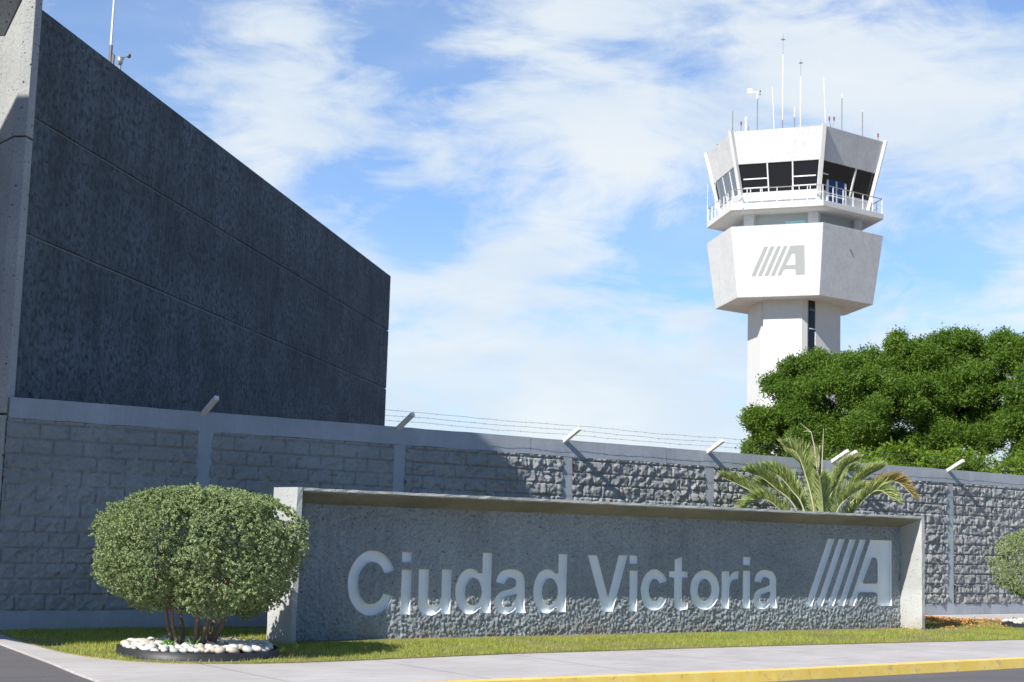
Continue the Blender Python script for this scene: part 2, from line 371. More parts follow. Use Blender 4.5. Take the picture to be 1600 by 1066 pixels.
# ------------------------------------------------------------------ perimeter wall
wall = empty('perimeter_wall', WA, WROT, 'long grey painted boundary wall of rough split-face blocks with smooth beams, topped with barbed wire', 'wall')
H = 2.97; CAPZ = 2.70; BASEZ = .25; UEND = 45.0
pil = [2.40, 5.63, 8.92, 12.18, 15.42, 15.72, 19.05] + [22.35 + 3.3 * k for k in range(7)]
def strip_box(x0, x1, y0, y1, z0, z1, step=.25, j=.004, seed=0):
    n = max(2, int((x1 - x0) / step)); r = random.Random(seed); b = MB(); rings = []
    for i in range(n + 1):
        x = x0 + (x1 - x0) * i / n
        rings.append([(x, y0 + r.uniform(-j, j), z0 + r.uniform(-j, j) * 1.5), (x, y0 + r.uniform(-j, j), z1 + r.uniform(-j, j)), (x, y1, z1 + r.uniform(-j, j)), (x, y1, z0)])
    b.v = [q for rr in rings for q in rr]
    for i in range(n):
        for k in range(4): b.f.append([i * 4 + k, i * 4 + (k + 1) % 4, (i + 1) * 4 + (k + 1) % 4, (i + 1) * 4 + k][::-1])
    b.f.append([0, 1, 2, 3]); b.f.append([n * 4 + 3, n * 4 + 2, n * 4 + 1, n * 4]); return b
segs = [-.25, 8.25, 11.25, 15.66, 22.9, 33, UEND]
for i in range(len(segs) - 1):
    strip_box(segs[i] + .006, segs[i + 1] - .006, -.012, .2, CAPZ, H, seed=i).build('cap_beam', M_cap, wall)
strip_box(-.25, UEND, -.01, .2, -.1, BASEZ, seed=20).build('base_beam', M_cap, wall)
for i, u in enumerate(pil):
    b = MB(); rr = random.Random(i); n = 14; wd = .225
    L = [(u + rr.uniform(-.012, .012), BASEZ + (CAPZ - BASEZ) * k / n) for k in range(n + 1)]; Rr = [(u + wd + rr.uniform(-.012, .012), z) for _, z in L]
    vs = [(x, -.006, z) for x, z in L] + [(x, -.006, z) for x, z in Rr] + [(x, .15, z) for x, z in L] + [(x, .15, z) for x, z in Rr]; m = n + 1; fs = []
    for k in range(n): fs += [(k, m + k, m + k + 1, k + 1), (2 * m + k, k, k + 1, 2 * m + k + 1), (m + k, 3 * m + k, 3 * m + k + 1, m + k + 1)]
    b.add(vs, fs).build('pillar', M_cap, wall)
def block_panel(u0, u1, seed, step):
    x = np.arange(u0, u1 + step, step); x[-1] = u1; z = np.arange(BASEZ - .01, CAPZ + .01, step); X, Z = np.meshgrid(x, z)
    ch = .2; row = np.floor((Z - BASEZ) / ch); off = (row % 2) * .2 + _h(row, row * 0 + 3, 1) * .03; bx = (X + off) / .4; cb = np.floor(bx)
    # distance to joints, slightly wavering
    wob = (fbm(X * 14, Z * 14, 71, 2) - .5) * .018
    fx = (bx - cb) * .4; dj = np.minimum(np.minimum(fx, .4 - fx), np.minimum((Z - BASEZ) % ch, ch - (Z - BASEZ) % ch)) + wob
    h1 = _h(cb, row, 5); h2 = _h(cb, row, 6) - .5; h3 = _h(cb, row, 7) - .5
    q = seed * 0
    big = fbm(X * 5.5 + cb * 3.1, Z * 6.5 + row * 1.7, 11 + q, 3, .55); mid = fbm(X * 17 + cb * 2.2, Z * 19 + row * 5, 31, 3, .55)
    chips = 1 - np.abs(2 * fbm(X * 9 + cb, Z * 10 + row * 2, 51, 3, .6) - 1)
    hgt = .026 + .018 * h1 + .070 * (big - .45) + .075 * (mid - .5) + .050 * (chips - .75) + h2 * (fx - .2) * .10 + h3 * (((Z - BASEZ) % ch) - .1) * .16
    # chiselled facets: every jittered cell is a small tilted plane
    cs = .125; gx_, gz_ = np.floor(X / cs), np.floor(Z / cs); best = np.full(X.shape, 9.0); fac = np.zeros(X.shape)
    for ax in (-1, 0, 1):
        for az in (-1, 0, 1):
            cx_, cz_ = gx_ + ax, gz_ + az; px = (cx_ + _h(cx_, cz_, 101)) * cs; pz = (cz_ + _h(cx_, cz_, 102)) * cs
            d_ = (X - px) ** 2 + (Z - pz) ** 2 * 1.3; m_ = d_ < best; best[m_] = d_[m_]
            v_ = .018 * _h(cx_, cz_, 103) + (X - px) * (_h(cx_, cz_, 104) - .5) * .85 + (Z - pz) * (_h(cx_, cz_, 105) - .5) * .85; fac[m_] = v_[m_]
    hgt = .48 * hgt + .012 + fac
    hgt = (.5 if u1 < 5.7 else .76) * hgt
    edge = np.clip((dj - .004) / .016, 0, 1) ** .4
    hgt = np.maximum(hgt, .002) * edge - .014 * (dj < .006) + .004 * fbm(X * 60, Z * 60, 77, 2)
    V = np.stack([X.ravel(), -hgt.ravel() + .012, Z.ravel()], 1); idx = np.arange(X.size).reshape(X.shape)
    F = np.stack([idx[:-1, :-1].ravel(), idx[:-1, 1:].ravel(), idx[1:, 1:].ravel(), idx[1:, :-1].ravel()], 1)
    obj_mesh('block_panel', mesh_np('block_panel', V, F, [M_block]), wall)
edges = [-.25] + [v for p in pil for v in (p, p + .225)] + [UEND]
for i in range(0, len(edges) - 1, 2):
    a, b_ = edges[i], edges[i + 1]
    if b_ - a > .2: block_panel(a - .012, b_ + .012, i, .0165 if b_ < 23 else .03)
MB().box(-.25, UEND, .1, .185, -.1, CAPZ).build('core', M_block, wall)
arms = [2.47, 5.70, 8.96, 12.25, 15.56, 15.80, 19.10] + [p + .05 for p in pil[7:]]
for u in arms:
    MB().bar((u, .02, H - .03), (u, -.39, 3.15), .066, .062).build('wire_arm', M_arm, wall, bevel=.006)
for k, (yy, zz) in enumerate(((-.37, 3.185), (-.235, 3.12), (-.10, 3.055))):
    rr = random.Random(k + 90); b = MB(); pts = []; n = int((UEND - .2) / .25)
    us = sorted([.2 + i * .28 for i in range(int((UEND - .2) / .28))])
    for u in us:
        ph = (u - 2.47) / 3.28; s = .018 * (1 - abs(2 * (ph % 1) - 1)); pts.append((u, yy + rr.uniform(-.004, .004), zz - s + rr.uniform(-.006, .006)))
    b.tube(pts, .0024, 4)
    for u, y, z in pts:
        for q in range(2):
            a = rr.uniform(0, 3.14); o = rr.uniform(-.12, .12)
            dx, dy, dz = .006, math.cos(a) * .018, math.sin(a) * .018
            b.tube([(u + o - dx, y - dy, z - dz), (u + o + dx, y + dy, z + dz)], .002, 3)
    b.build('barbed_wire', M_wire, wall)

# ------------------------------------------------------------------ name sign
sign = empty('name_sign', SA, SROT, 'low wide grey concrete sign on the lawn reading Ciudad Victoria in recessed pale letters', 'sign')
FY, DEP = .45, .048; SLEN, SH = 12.07, 1.905
def arc(cx, cz, rx, rz, a0, a1, n=16):
    return [(cx + rx * math.cos(R(a0 + (a1 - a0) * i / n)), cz + rz * math.sin(R(a0 + (a1 - a0) * i / n))) for i in range(n + 1)]
def cr(pts, n=6, closed=False):
    out = []; m = len(pts)
    rng = range(m) if closed else range(m - 1)
    for i in rng:
        p = [pts[(i + k - 1) % m] if closed else pts[min(max(i + k - 1, 0), m - 1)] for k in range(4)]
        for j in range(n):
            t = j / n
            out.append(tuple(.5 * (2 * p[1][c] + (p[2][c] - p[0][c]) * t + (2 * p[0][c] - 5 * p[1][c] + 4 * p[2][c] - p[3][c]) * t * t + (3 * p[1][c] - p[0][c] - 3 * p[2][c] + p[3][c]) * t ** 3) for c in (0, 1)))
    if not closed: out.append(tuple(pts[-1]))
    return out
def rect(a, b, c, d): return [(a, c), (b, c), (b, d), (a, d)]
def sh(P, dx, dz=0, s=1): return [[(x * s + dx, z + dz) for x, z in l] for l in P]
def gC(): return [arc(1.405, .728, .362, .418, 23, 337, 34) + arc(1.405, .728, .212, .272, 330, 27, 28)]
def gd(): return [[(3.165, 1.142), (3.165, .868)] + arc(2.965, .622, .238, .308, 52, 308, 28) + [(3.168, .40), (3.168, .33), (3.32, .33), (3.32, 1.142)], arc(3.024, .612, .142, .192, 0, 351, 22)]
def ga():
    o = [(3.401, .749)] + cr([(3.401, .749), (3.44, .845), (3.53, .908), (3.652, .925), (3.79, .905), (3.87, .845), (3.90, .75)], 5)[1:] + [(3.903, .44)] + [(3.928, .325), (3.772, .325), (3.762, .395)]
    o += cr([(3.762, .395), (3.68, .335), (3.56, .312), (3.45, .345), (3.394, .455), (3.42, .56), (3.52, .625), (3.66, .655), (3.745, .69)], 5)[1:]
    o += cr([(3.754, .725), (3.735, .785), (3.66, .81), (3.585, .79), (3.547, .722)], 5)
    return [o, cr([(3.53, .47), (3.56, .53), (3.66, .562), (3.754, .585), (3.757, .52), (3.715, .445), (3.63, .405), (3.555, .415)], 5, True)]
gl = [('C', gC()), ('i', [rect(1.857, 2.0, 1.003, 1.135), rect(1.857, 2.012, .32, .904)]),
      ('u', [[(2.131, .91), (2.131, .54)] + cr([(2.131, .54), (2.155, .40), (2.23, .33), (2.335, .305), (2.43, .33), (2.508, .395)], 5)[1:] + [(2.512, .322), (2.652, .322), (2.652, .912), (2.50, .912), (2.50, .55)] + cr([(2.50, .55), (2.468, .455), (2.395, .425), (2.315, .45), (2.283, .54)], 5)[1:] + [(2.283, .91)]]),
      ('d', gd()), ('a', ga()), ('d', sh(gd(), 1.326, .004)),
      ('V', [[(5.033, 1.142), (5.34, .335), (5.52, .335), (5.789, 1.15), (5.62, 1.15), (5.432, .53), (5.205, 1.142)]]),
      ('i', [rect(5.837, 5.98, 1.022, 1.146), rect(5.84, 5.992, .335, .925)]),
      ('c', [arc(6.335, .645, .27, .302, 25, 335, 28) + arc(6.338, .643, .118, .165, 325, 35, 22)]),
      ('t', [[(6.736, 1.095), (6.735, .925), (6.63, .918), (6.63, .836), (6.733, .826), (6.735, .46)] + cr([(6.735, .46), (6.76, .385), (6.83, .348), (6.91, .345), (7.012, .362)], 4)[1:] + [(7.014, .462), (6.935, .455), (6.892, .49), (6.889, .826), (7.0, .828), (7.0, .92), (6.887, .925), (6.884, 1.143)]]),
      ('o', [arc(7.37, .646, .306, .30, 0, 350, 32), arc(7.367, .646, .146, .166, 0, 346, 24)]),
      ('r', [[(7.729, .93), (7.729, .362), (7.892, .362), (7.894, .66)] + cr([(7.894, .66), (7.93, .765), (8.0, .805), (8.083, .812)], 4)[1:] + [(8.092, .935)] + cr([(8.03, .935), (7.955, .90), (7.885, .84)], 3) + [(7.882, .93)]]),
      ('i', [rect(8.193, 8.342, 1.03, 1.157), rect(8.193, 8.35, .362, .942)]), ('a', sh(ga(), 5.04, .035))]
def logo():
    zt, zb = 1.483, .386; st = []
    for a, b in ((10.160, 10.318), (10.425, 10.570), (10.694, 10.840), (10.952, 11.095)):
        st.append([[(a, zt), (a - .545, zb), (b - .545, zb), (b, zt)]])
    A = [[(11.219, zt), (10.672, zb), (10.808, zb), (10.885, .55)] + cr([(10.885, .55), (10.92, .598), (10.99, .612)], 4)[1:] + [(11.30, .612)] + cr([(11.30, .612), (11.375, .598), (11.402, .55)], 4)[1:] + [(11.408, zb), (11.765, zb), (11.765, zt)],
         cr([(11.022, .79), (11.03, .765), (11.068, .754), (11.36, .755), (11.392, .765), (11.406, .80)], 3) + cr([(11.40, 1.10), (11.375, 1.17), (11.316, 1.192), (11.25, 1.175), (11.215, 1.11)], 4)]
    return st + [A]
lg = logo()
def jitter_poly(pl, seed):
    r = random.Random(seed); out = []
    for i, (x, z) in enumerate(pl): out.append((x + r.uniform(-.003, .003), z + r.uniform(-.003, .003)))
    return out
glyphs = [('letter', [jitter_poly(p, 7 * i + j) for j, p in enumerate(ps)], 'recessed pale letter ' + ch) for i, (ch, ps) in enumerate(gl)]
glyphs += [('emblem_stripe', g_, None) for g_ in lg[:4]] + [('emblem_letter', lg[4], 'recessed pale block letter A of the emblem')]
def area(p): return sum(p[i][0] * p[(i + 1) % len(p)][1] - p[(i + 1) % len(p)][0] * p[i][1] for i in range(len(p))) / 2
def flat_poly(polys):
    """triangulate outer + islands; returns verts2d, tris (outer may be several, holes follow)"""
    outs = [p for p in polys]
    res_v, res_t = [], []
    groups = []
    for p in outs:
        placed = False
        for g_ in groups:
            if pip(np.array([p[0]]), g_[0])[0]: g_.append(p); placed = True; break
        if not placed: groups.append([p])
    for g_ in groups:
        vv = [q for l in g_ for q in l]; tris = tessellate_polygon([[Vector((x, z, 0)) for x, z in l] for l in g_])
        b0 = len(res_v); res_v += vv; res_t += [tuple(b0 + k for k in t) for t in tris]
    return res_v, res_t
def pip(P, poly):
    x = P[:, 0]; y = P[:, 1]; ins = np.zeros(len(P), bool); n = len(poly)
    for i in range(n):
        x1, y1 = poly[i]; x2, y2 = poly[(i + 1) % n]
        if y1 == y2: continue
        c = ((y1 > y) != (y2 > y)) & (x < (x2 - x1) * (y - y1) / (y2 - y1) + x1); ins ^= c
    return ins
def segdist(P, poly):
    d = np.full(len(P), 9.0); n = len(poly)
    for i in range(n):
        a = np.array(poly[i]); b = np.array(poly[(i + 1) % n]); ab = b - a
        sel = (P[:, 0] > min(a[0], b[0]) - .05) & (P[:, 0] < max(a[0], b[0]) + .05) & (P[:, 1] > min(a[1], b[1]) - .05) & (P[:, 1] < max(a[1], b[1]) + .05)
        if not sel.any(): continue
        t = np.clip(((P[sel] - a) @ ab) / max(ab @ ab, 1e-9), 0, 1); d[sel] = np.minimum(d[sel], np.hypot(*(P[sel] - a - t[:, None] * ab).T))
    return d
for nm, ps, lab in glyphs:
    v2, tr = flat_poly(ps); b = MB(); b.add([(x, FY + DEP, z) for x, z in v2], tr)
    for p in ps:
        n = len(p); b.add([(x, FY - .001, z) for x, z in p] + [(x, FY + DEP, z) for x, z in p], [(i, (i + 1) % n, n + (i + 1) % n, n + i) for i in range(n)])
    o = b.build(nm, M_letter, sign)
    if lab: o['label'] = lab
# face sheet with real relief, pierced by the letters
FU0, FU1, FZ0, FZ1 = .075, SLEN - .075, -.06, 1.73
st = .0148; gx = np.arange(FU0 + st, FU1 - st / 2, st); gz = np.arange(FZ0 + st, FZ1 - st / 2, st)
GX, GZ = np.meshgrid(gx, gz); GP = np.stack([GX.ravel(), GZ.ravel()], 1) + RNG.uniform(-.006, .006, (GX.size, 2))
allp = [p for _, ps, _ in glyphs for p in ps]
ins = np.zeros(len(GP), bool); dmin = np.full(len(GP), 9.0)
for p in allp:
    bb = np.array(p); sel = (GP[:, 0] > bb[:, 0].min() - .05) & (GP[:, 0] < bb[:, 0].max() + .05)
    k = np.where(sel)[0]; ins[k] ^= pip(GP[k], p); dmin[k] = np.minimum(dmin[k], segdist(GP[k], p))
GP = GP[(~ins) & (dmin > .007)]
def dens(p, step=.03, closed=True):
    out = []; n = len(p)
    for i in range(n):
        a = p[i]; b = p[(i + 1) % n]; L = math.dist(a, b); m = max(1, int(L / step))
        out += [(a[0] + (b[0] - a[0]) * j / m, a[1] + (b[1] - a[1]) * j / m) for j in range(m)]
    return out
loops = [dens(rect(FU0, FU1, FZ0, FZ1), st)] + [dens(p) for p in allp]
lv = [q for l in loops for q in l]; ed = []; b0 = 0
for l in loops: ed += [(b0 + i, b0 + (i + 1) % len(l)) for i in range(len(l))]; b0 += len(l)
co, _, fc, ov, _, _ = delaunay_2d_cdt([Vector(q) for q in lv] + [Vector(q) for q in GP.tolist()], ed, [], 1, 1e-6)
P = np.array([tuple(c) for c in co]); T = np.array([list(f) for f in fc]); cen = P[T].mean(1)
ins = np.zeros(len(cen), bool)
for p in allp:
    bb = np.array(p); k = np.where((cen[:, 0] > bb[:, 0].min()) & (cen[:, 0] < bb[:, 0].max()))[0]; ins[k] ^= pip(cen[k], p)
T = T[~ins]
e1 = P[T[:, 1]] - P[T[:, 0]]; e2 = P[T[:, 2]] - P[T[:, 0]]; cw = (e1[:, 0] * e2[:, 1] - e1[:, 1] * e2[:, 0]) < 0; T[cw] = T[cw][:, ::-1]
dd = np.full(len(P), 9.0)
for p in allp:
    bb = np.array(p); k = np.where((P[:, 0] > bb[:, 0].min() - .05) & (P[:, 0] < bb[:, 0].max() + .05))[0]; dd[k] = np.minimum(dd[k], segdist(P[k], p))
x, z = P[:, 0], P[:, 1]
rel = .026 * (fbm(x * 20, z * 20, 3, 3, .6) - .5) + .044 * (fbm(x * 40, z * 40, 9, 2) - .5) + .010 * (fbm(x * 4, z * 4, 15, 2) - .5)
rel = rel * np.clip(dd / .03, .25, 1)
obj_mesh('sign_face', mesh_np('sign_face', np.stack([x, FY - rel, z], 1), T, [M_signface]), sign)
# shell: hood with sloped soffit, two side walls, back
def ext_profile(prof, x0, x1, step, seed, j=.004):
    n = max(1, int((x1 - x0) / step)); r = random.Random(seed); b = MB(); m = len(prof)
    for i in range(n + 1):
        x = x0 + (x1 - x0) * i / n
        b.v += [(x, y + r.uniform(-j, j), z + r.uniform(-j, j)) for y, z in prof]
    for i in range(n):
        for k in range(m): b.f.append([i * m + k, i * m + (k + 1) % m, (i + 1) * m + (k + 1) % m, (i + 1) * m + k])
    b.f.append(list(range(m))[::-1]); b.f.append([n * m + k for k in range(m)]); return b
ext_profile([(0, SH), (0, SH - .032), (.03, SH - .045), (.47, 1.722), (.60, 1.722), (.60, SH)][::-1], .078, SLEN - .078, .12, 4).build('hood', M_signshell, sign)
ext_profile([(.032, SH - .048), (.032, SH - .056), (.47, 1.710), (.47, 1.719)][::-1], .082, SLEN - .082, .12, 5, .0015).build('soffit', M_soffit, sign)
def jamb(x0, x1, seed, flare=0):
    r = random.Random(seed); b = MB(); n = 16
    for i in range(n + 1):
        z = -.06 + (SH + .06 + .003) * i / n; j = lambda: r.uniform(-.004, .004)
        b.v += [(x0 + j(), -.003 + j(), z), (x1 + j(), -.003 + j(), z), (x1 + j(), .61, z), (x0 + j(), .61, z)]
    for i in range(n):
        for k in range(4): b.f.append([i * 4 + k, i * 4 + (k + 1) % 4, (i + 1) * 4 + (k + 1) % 4, (i + 1) * 4 + k])
    b.f.append([3, 2, 1, 0]); b.f.append([n * 4 + k for k in range(4)]); return b
jamb(0, .074, 1).build('side_wall', M_signshell, sign); jamb(SLEN - .074, SLEN, 2).build('side_wall', M_signshell, sign)
MB().box(.078, SLEN - .078, FY + DEP + .012, .603, -.06, 1.708).build('back_wall', M_signshell, sign)

# ------------------------------------------------------------------ terminal building
bl = empty('terminal_building', BQ, BROT, 'tall windowless dark blue-grey concrete building with two horizontal joints at the left edge', 'building')
LB = 21.35; TOP = 8.22
for z0, z1 in ((-.1, 5.135), (5.165, 6.705), (6.735, TOP)):
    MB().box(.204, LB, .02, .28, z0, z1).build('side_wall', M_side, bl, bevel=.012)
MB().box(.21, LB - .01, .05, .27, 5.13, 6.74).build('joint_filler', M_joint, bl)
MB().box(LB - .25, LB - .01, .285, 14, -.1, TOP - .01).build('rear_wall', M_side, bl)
MB().box(.7, LB - .26, .285, 14, 7.6, 7.8).build('roof', M_cap, bl)
colp = [(0, 0), (0, .17), (.42, .62), (.42, .95), (.6, .95), (.6, .31), (.2, .31), (.2, 0)]
for z0, z1 in ((-.1, 2.735), (2.76, 6.395), (6.42, 8.9)):
    MB().prism(colp[::-1], z0, z1).build('corner_column', M_col, bl, bevel=.01)
for z0, z1 in ((-.1, 2.735), (2.76, 6.395), (6.42, 8.9)):
    MB().box(.42, .58, .955, 14, z0, z1).build('front_wall', M_col, bl)
MB().box(-.05, .4, .175, 14, 8.36, 8.95).build('hood', M_col, bl)
b = MB(); b.add([(0, .18, 8.355), (.41, .63, 7.93), (.41, 14, 7.93), (0, 14, 8.355)], [(0, 1, 2, 3)]).build('soffit', M_col, bl)
# entrance canopy with its tall fascia, unseen, inferred from shadows: chamfer and stepped top shaped to cast them
MB().prism([(-5.42, .30), (-3.2, .30), (-3.2, 9), (-4.0, 9), (-4.25, 1.6)], 3.27, 4.027).build('canopy', M_col, bl, bevel=.02)
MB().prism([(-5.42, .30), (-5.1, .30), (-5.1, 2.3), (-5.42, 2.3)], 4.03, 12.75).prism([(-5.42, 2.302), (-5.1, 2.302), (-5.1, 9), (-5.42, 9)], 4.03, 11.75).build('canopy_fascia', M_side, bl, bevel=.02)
for yy in (4.5, 8.2):
    MB().box(-4.0, -3.5, yy, yy + .5, -.1, 3.267).build('canopy_column', M_col, bl, bevel=.02)
MB().box(-3.197, .41, 4.5, 9, 3.3, 4.0).build('canopy_link', M_col, bl)

mast = empty('antenna_mast', wl(2.8, .16, TOP, BQ, BROT), 0, 'tall thin white whip mast on the roof of the dark building', 'antenna')
MB().tube([(0, 0, -.45), (0, 0, .35)], .03, 8).tube([(.045, 0, -.3), (.045, 0, .2)], .024, 8).build('bracket', M_antd, mast)
MB().tube([(0, 0, .3), (.004, 0, 1.2), (.01, 0, 2.9)], [.02, .015, .009], 8).build('whip', M_ant, mast)
wst = empty('wind_gauge', wl(3.12, .14, TOP + .10, BQ, BROT), 0, 'small cup wind gauge beside the mast on the roof of the dark building', 'weather instrument')
MB().tube([(0, 0, -.5), (0, 0, .16)], .022, 8).build('post', M_steel, wst)
MB().tube([(0, 0, .04), (0, 0, .16)], [.03, .062], 10).build('housing', M_steel, wst, True)
b = MB().tube([(-.13, 0, .15), (.13, 0, .18)], .009, 6); b.build('crossarm', M_steel, wst)
for sx in (-1, 1): MB().sphere((sx * .13, 0, .19), .036, 10, 6).build('cup', M_antd, wst, True)

# ------------------------------------------------------------------ control tower
TX, TY = 19.65, 105.0; TH = -22.3
tw = empty('control_tower', (TX, TY, 0), 0, 'tall white hexagonal airport control tower with dark glazed cab behind the trees', 'control tower')
def hx(r, th=TH, n=6): return [(r * math.cos(R(th - 60 * k)), r * math.sin(R(th - 60 * k))) for k in range(n)][::-1]
def frus(r0, z0, r1, z1): return MB().loft([(x, y, z0) for x, y in hx(r0)], [(x, y, z1) for x, y in hx(r1)])
nF = R(-112.3); NF = Vector((math.cos(nF), math.sin(nF), 0)); TF = Vector((-NF.y, NF.x, 0))
def fr(n_deg):
    a = R(n_deg); N_ = Vector((math.cos(a), math.sin(a), 0)); return N_, Vector((-N_.y, N_.x, 0))
def on(n_deg, s, t, z): N_, T_ = fr(n_deg); q = N_ * t + T_ * s; return (q.x, q.y, z)
frus(3.19, -.2, 3.19, 18.2).build('shaft', M_white, tw)
pp = [(-1.34, 2.7), (-1.34, 3.25), (1.30, 3.25), (1.62, 2.88), (1.62, 2.7)]
MB().prism([on(-112.3, s, t, 0)[:2] for s, t in pp][::-1], -.2, 17.9).build('front_pier', M_white, tw)
# slot window on the right face beside its near corner
def facebox(nd, s0, s1, t0, t1, z0, z1): return MB().prism([on(nd, s, t, 0)[:2] for s, t in ((s0, t0), (s1, t0), (s1, t1), (s0, t1))][::-1], z0, z1)
sw = facebox(-52.3, -1.52, -.98, 2.80, 2.872, 3, 17.66).build('slot_window', M_glass, tw)
for z in (5.8, 8.6, 11.4, 14.2, 15.7, 17.0): facebox(-52.3, -1.52, -.98, 2.874, 2.90, z, z + .07).build('glazing_bar', M_antd if z != 15.7 else M_frame, sw)
facebox(-52.3, -.96, 1.62, 2.7, 2.93, -.2, 17.8).build('side_pier', M_white, tw)
frus(5.56, 17.67, 6.26, 22.48).build('pod', M_podpaint, tw, bevel=.02)
# emblem on the leaning front face
lean = lambda z: (5.56 + (6.26 - 5.56) * (z - 17.67) / (22.48 - 17.67)) * math.cos(R(30)) + .012
def em(x, z):
    s = -1.79 + (x - 9.615) / (11.765 - 9.615) * (1.84 + 1.79); zz = 19.08 + (z - .386) / (1.483 - .386) * 1.95
    return on(-112.3, s, lean(zz), zz)
em_o = None
for k, ps in enumerate(lg):
    v2, tr = flat_poly(ps); b = MB(); n0 = len(v2)
    b.add([em(x, z) for x, z in v2], tr); o = b.build('emblem', M_logo, tw) if k == 0 else b.build('emblem_mark', M_logo, em_o)
    em_o = em_o or o
MB().tube([on(-52.3, -.25, lean(21.2) - .05, 21.2), on(-52.3, -.25, lean(21.2) + .02, 21.2), on(-52.3, -.25, lean(21.2) + .03, 21.05)], .05, 6).build('wall_fitting', M_antd, tw)
# neck with corner piers
frus(4.25, 22.3, 4.25, 23.62).build('neck', M_neck, tw)
for x, y in hx(4.42): MB().tube([(x, y, 22.3), (x, y, 23.6)], .42, 6).build('neck_pier', M_podpaint, tw)
cw_ = facebox(-112.3, .23, 1.63, 3.5, 3.72, 22.2, 23.06).build('window', M_cyan, tw)
frus(6.0, 23.56, 6.28, 23.62).build('deck_soffit', M_white, tw); frus(6.28, 23.623, 6.28, 24.02).build('deck', M_white, tw, bevel=.02)
# cab
ZD, ZS, ZW, ZR = 24.02, 24.97, 26.9, 29.1
def cr_(z): return 5.12 + (6.33 - 5.12) * (z - ZD) / (ZR - ZD)
frus(cr_(ZD) - .02, ZD + .003, cr_(ZS), ZS).build('sill_wall', M_white, tw)
gl_ = MB(); 
A = [(x, y, ZS + .003) for x, y in hx(cr_(ZS) - .10)]; B = [(x, y, ZW - .003) for x, y in hx(cr_(ZW) - .10)]
gl_.loft(A, B); gl_.build('cab_glass', M_glass, tw)
frus(cr_(ZW), ZW, cr_(ZR), ZR).build('roof_fascia', M_podpaint, tw)
for (x0, y0), (x1, y1) in zip(hx(cr_(ZD) + .03), hx(cr_(ZR) + .10)):
    MB().bar((x0, y0, ZD), (x1, y1, ZR + .08), .26, .22).build('corner_fin', M_white, tw)
def lap(z, k=0): return cr_(z) * math.cos(R(30)) - .07 + k
def mull(nd, s0, z0, s1, z1, wd=.08): 
    MB().bar(on(nd, s0, lap(z0), z0), on(nd, s1, lap(z1), z1), wd, .1, up=tuple(fr(nd)[0])).build('mullion', M_frame, tw)
for nd in (-112.3, -172.3, 126.7, 66.7, 6.7):
    mull(nd, -.74, ZS, -.78, ZW); mull(nd, .92, ZS, .96, ZW)
for s0, s1 in ((-2.45, -.76), (.94, 2.5)):
    mull(-112.3, s0, 25.88, s1, 25.88, .07); mull(-112.3, s0, 25.28, s1, 25.28, .06)
for s in (-2.0, -1.3, 1.35, 2.1): mull(-112.3, s, 25.0, s, 25.28, .05)
mull(-172.3, -2.3, ZS + .02, 2.3, ZS + .02, .06)
# panes on the left face, sky reflection put into their lighter base colour
for s0, s1 in ((-2.35, -.85), (-.68, .84), (1.02, 2.35)):
    b = MB(); b.add([on(-172.3, s0, lap(ZS, .02), ZS + .02), on(-172.3, s1, lap(ZS, .02), ZS + .02), on(-172.3, s1 * 1.04, lap(ZW, .02), ZW - .02), on(-172.3, s0 * 1.04, lap(ZW, .02), ZW - .02)], [(0, 1, 2, 3)]).build('window_pane', M_glassl, tw)
# right face: door set with frame, panes and a slanted post
dr = facebox(-52.3, -1.92, .10, 4.44, 4.70, ZD, 26.74).build('door', M_frame, tw)
for a, c, z0, z1, mt in ((-1.74, -1.02, ZD + .12, 24.62, M_glassb), (-.86, -.12, ZD + .12, 24.62, M_glassb), (-1.74, -1.02, 24.72, 25.96, M_glassb), (-.86, -.12, 24.72, 25.96, M_glassb), (-1.74, -.12, 26.16, 26.64, M_glassb)):
    facebox(-52.3, a, c, 4.703, 4.712, z0, z1).build('pane', mt, dr)
facebox(-52.3, -.98, -.93, 4.703, 4.76, 24.95, 25.15).build('handle', M_antd, dr)
mull(-52.3, .50, ZD + .1, .80, ZW, .12); mull(-52.3, -2.5, 26.05, -1.92, 26.05, .06)
# railing
for k in range(6):
    a = Vector((*hx(6.18)[k], 0)); c = Vector((*hx(6.18)[(k + 1) % 6], 0))
    for z, wd, mt in ((25.07, .055, M_railtop), (24.58, .04, M_rail)):
        MB().tube([a + Vector((0, 0, z)), c + Vector((0, 0, z))], wd * .6, 6).build('handrail', mt, tw)
    for j in range(6):
        q = a.lerp(c, j / 6); MB().tube([(q.x, q.y, 24.0), (q.x, q.y, 25.07)], .032, 6).build('railing_post', M_rail, tw)
MB().tube([(-4.3, -4.9, 23.6), (-4.3, -4.9, 23.3), (-4.15, -4.75, 23.25)], .05, 6).build('floodlight', M_steel, tw)

# rooftop antennas: things of their own
RZ = ZR
def ant(kind, X, Yd, ztop, label, r=.026, z0=None, dark_to=None, cat='antenna', lean_=0, group='antennas on the tower roof'):
    e = empty(kind, (X, TY + Yd, RZ), 0, label, cat, group); h = ztop - RZ
    if dark_to:
        MB().tube([(0, 0, 0), (0, 0, dark_to - RZ)], r * 1.3, 6).build('mast', M_antd, e)
        MB().tube([(0, 0, dark_to - RZ), (lean_, 0, h)], r, 6).build('whip', M_ant, e)
    else: MB().tube([(0, 0, 0), (lean_, 0, h)], r, 6).build('whip', M_ant, e)
    return e
def darkrod(X, Yd, ztop, label, tip=None):
    e = empty('antenna', (X, TY + Yd, RZ), 0, label, 'antenna', 'antennas on the tower roof'); h = ztop - RZ
    MB().tube([(0, 0, 0), (0, 0, h)], .03, 6).build('mast', M_antd, e)
    if tip: MB().tube([(0, 0, h), (0, 0, h + tip)], .03, 6).build('tip', M_ant, e)
    return e
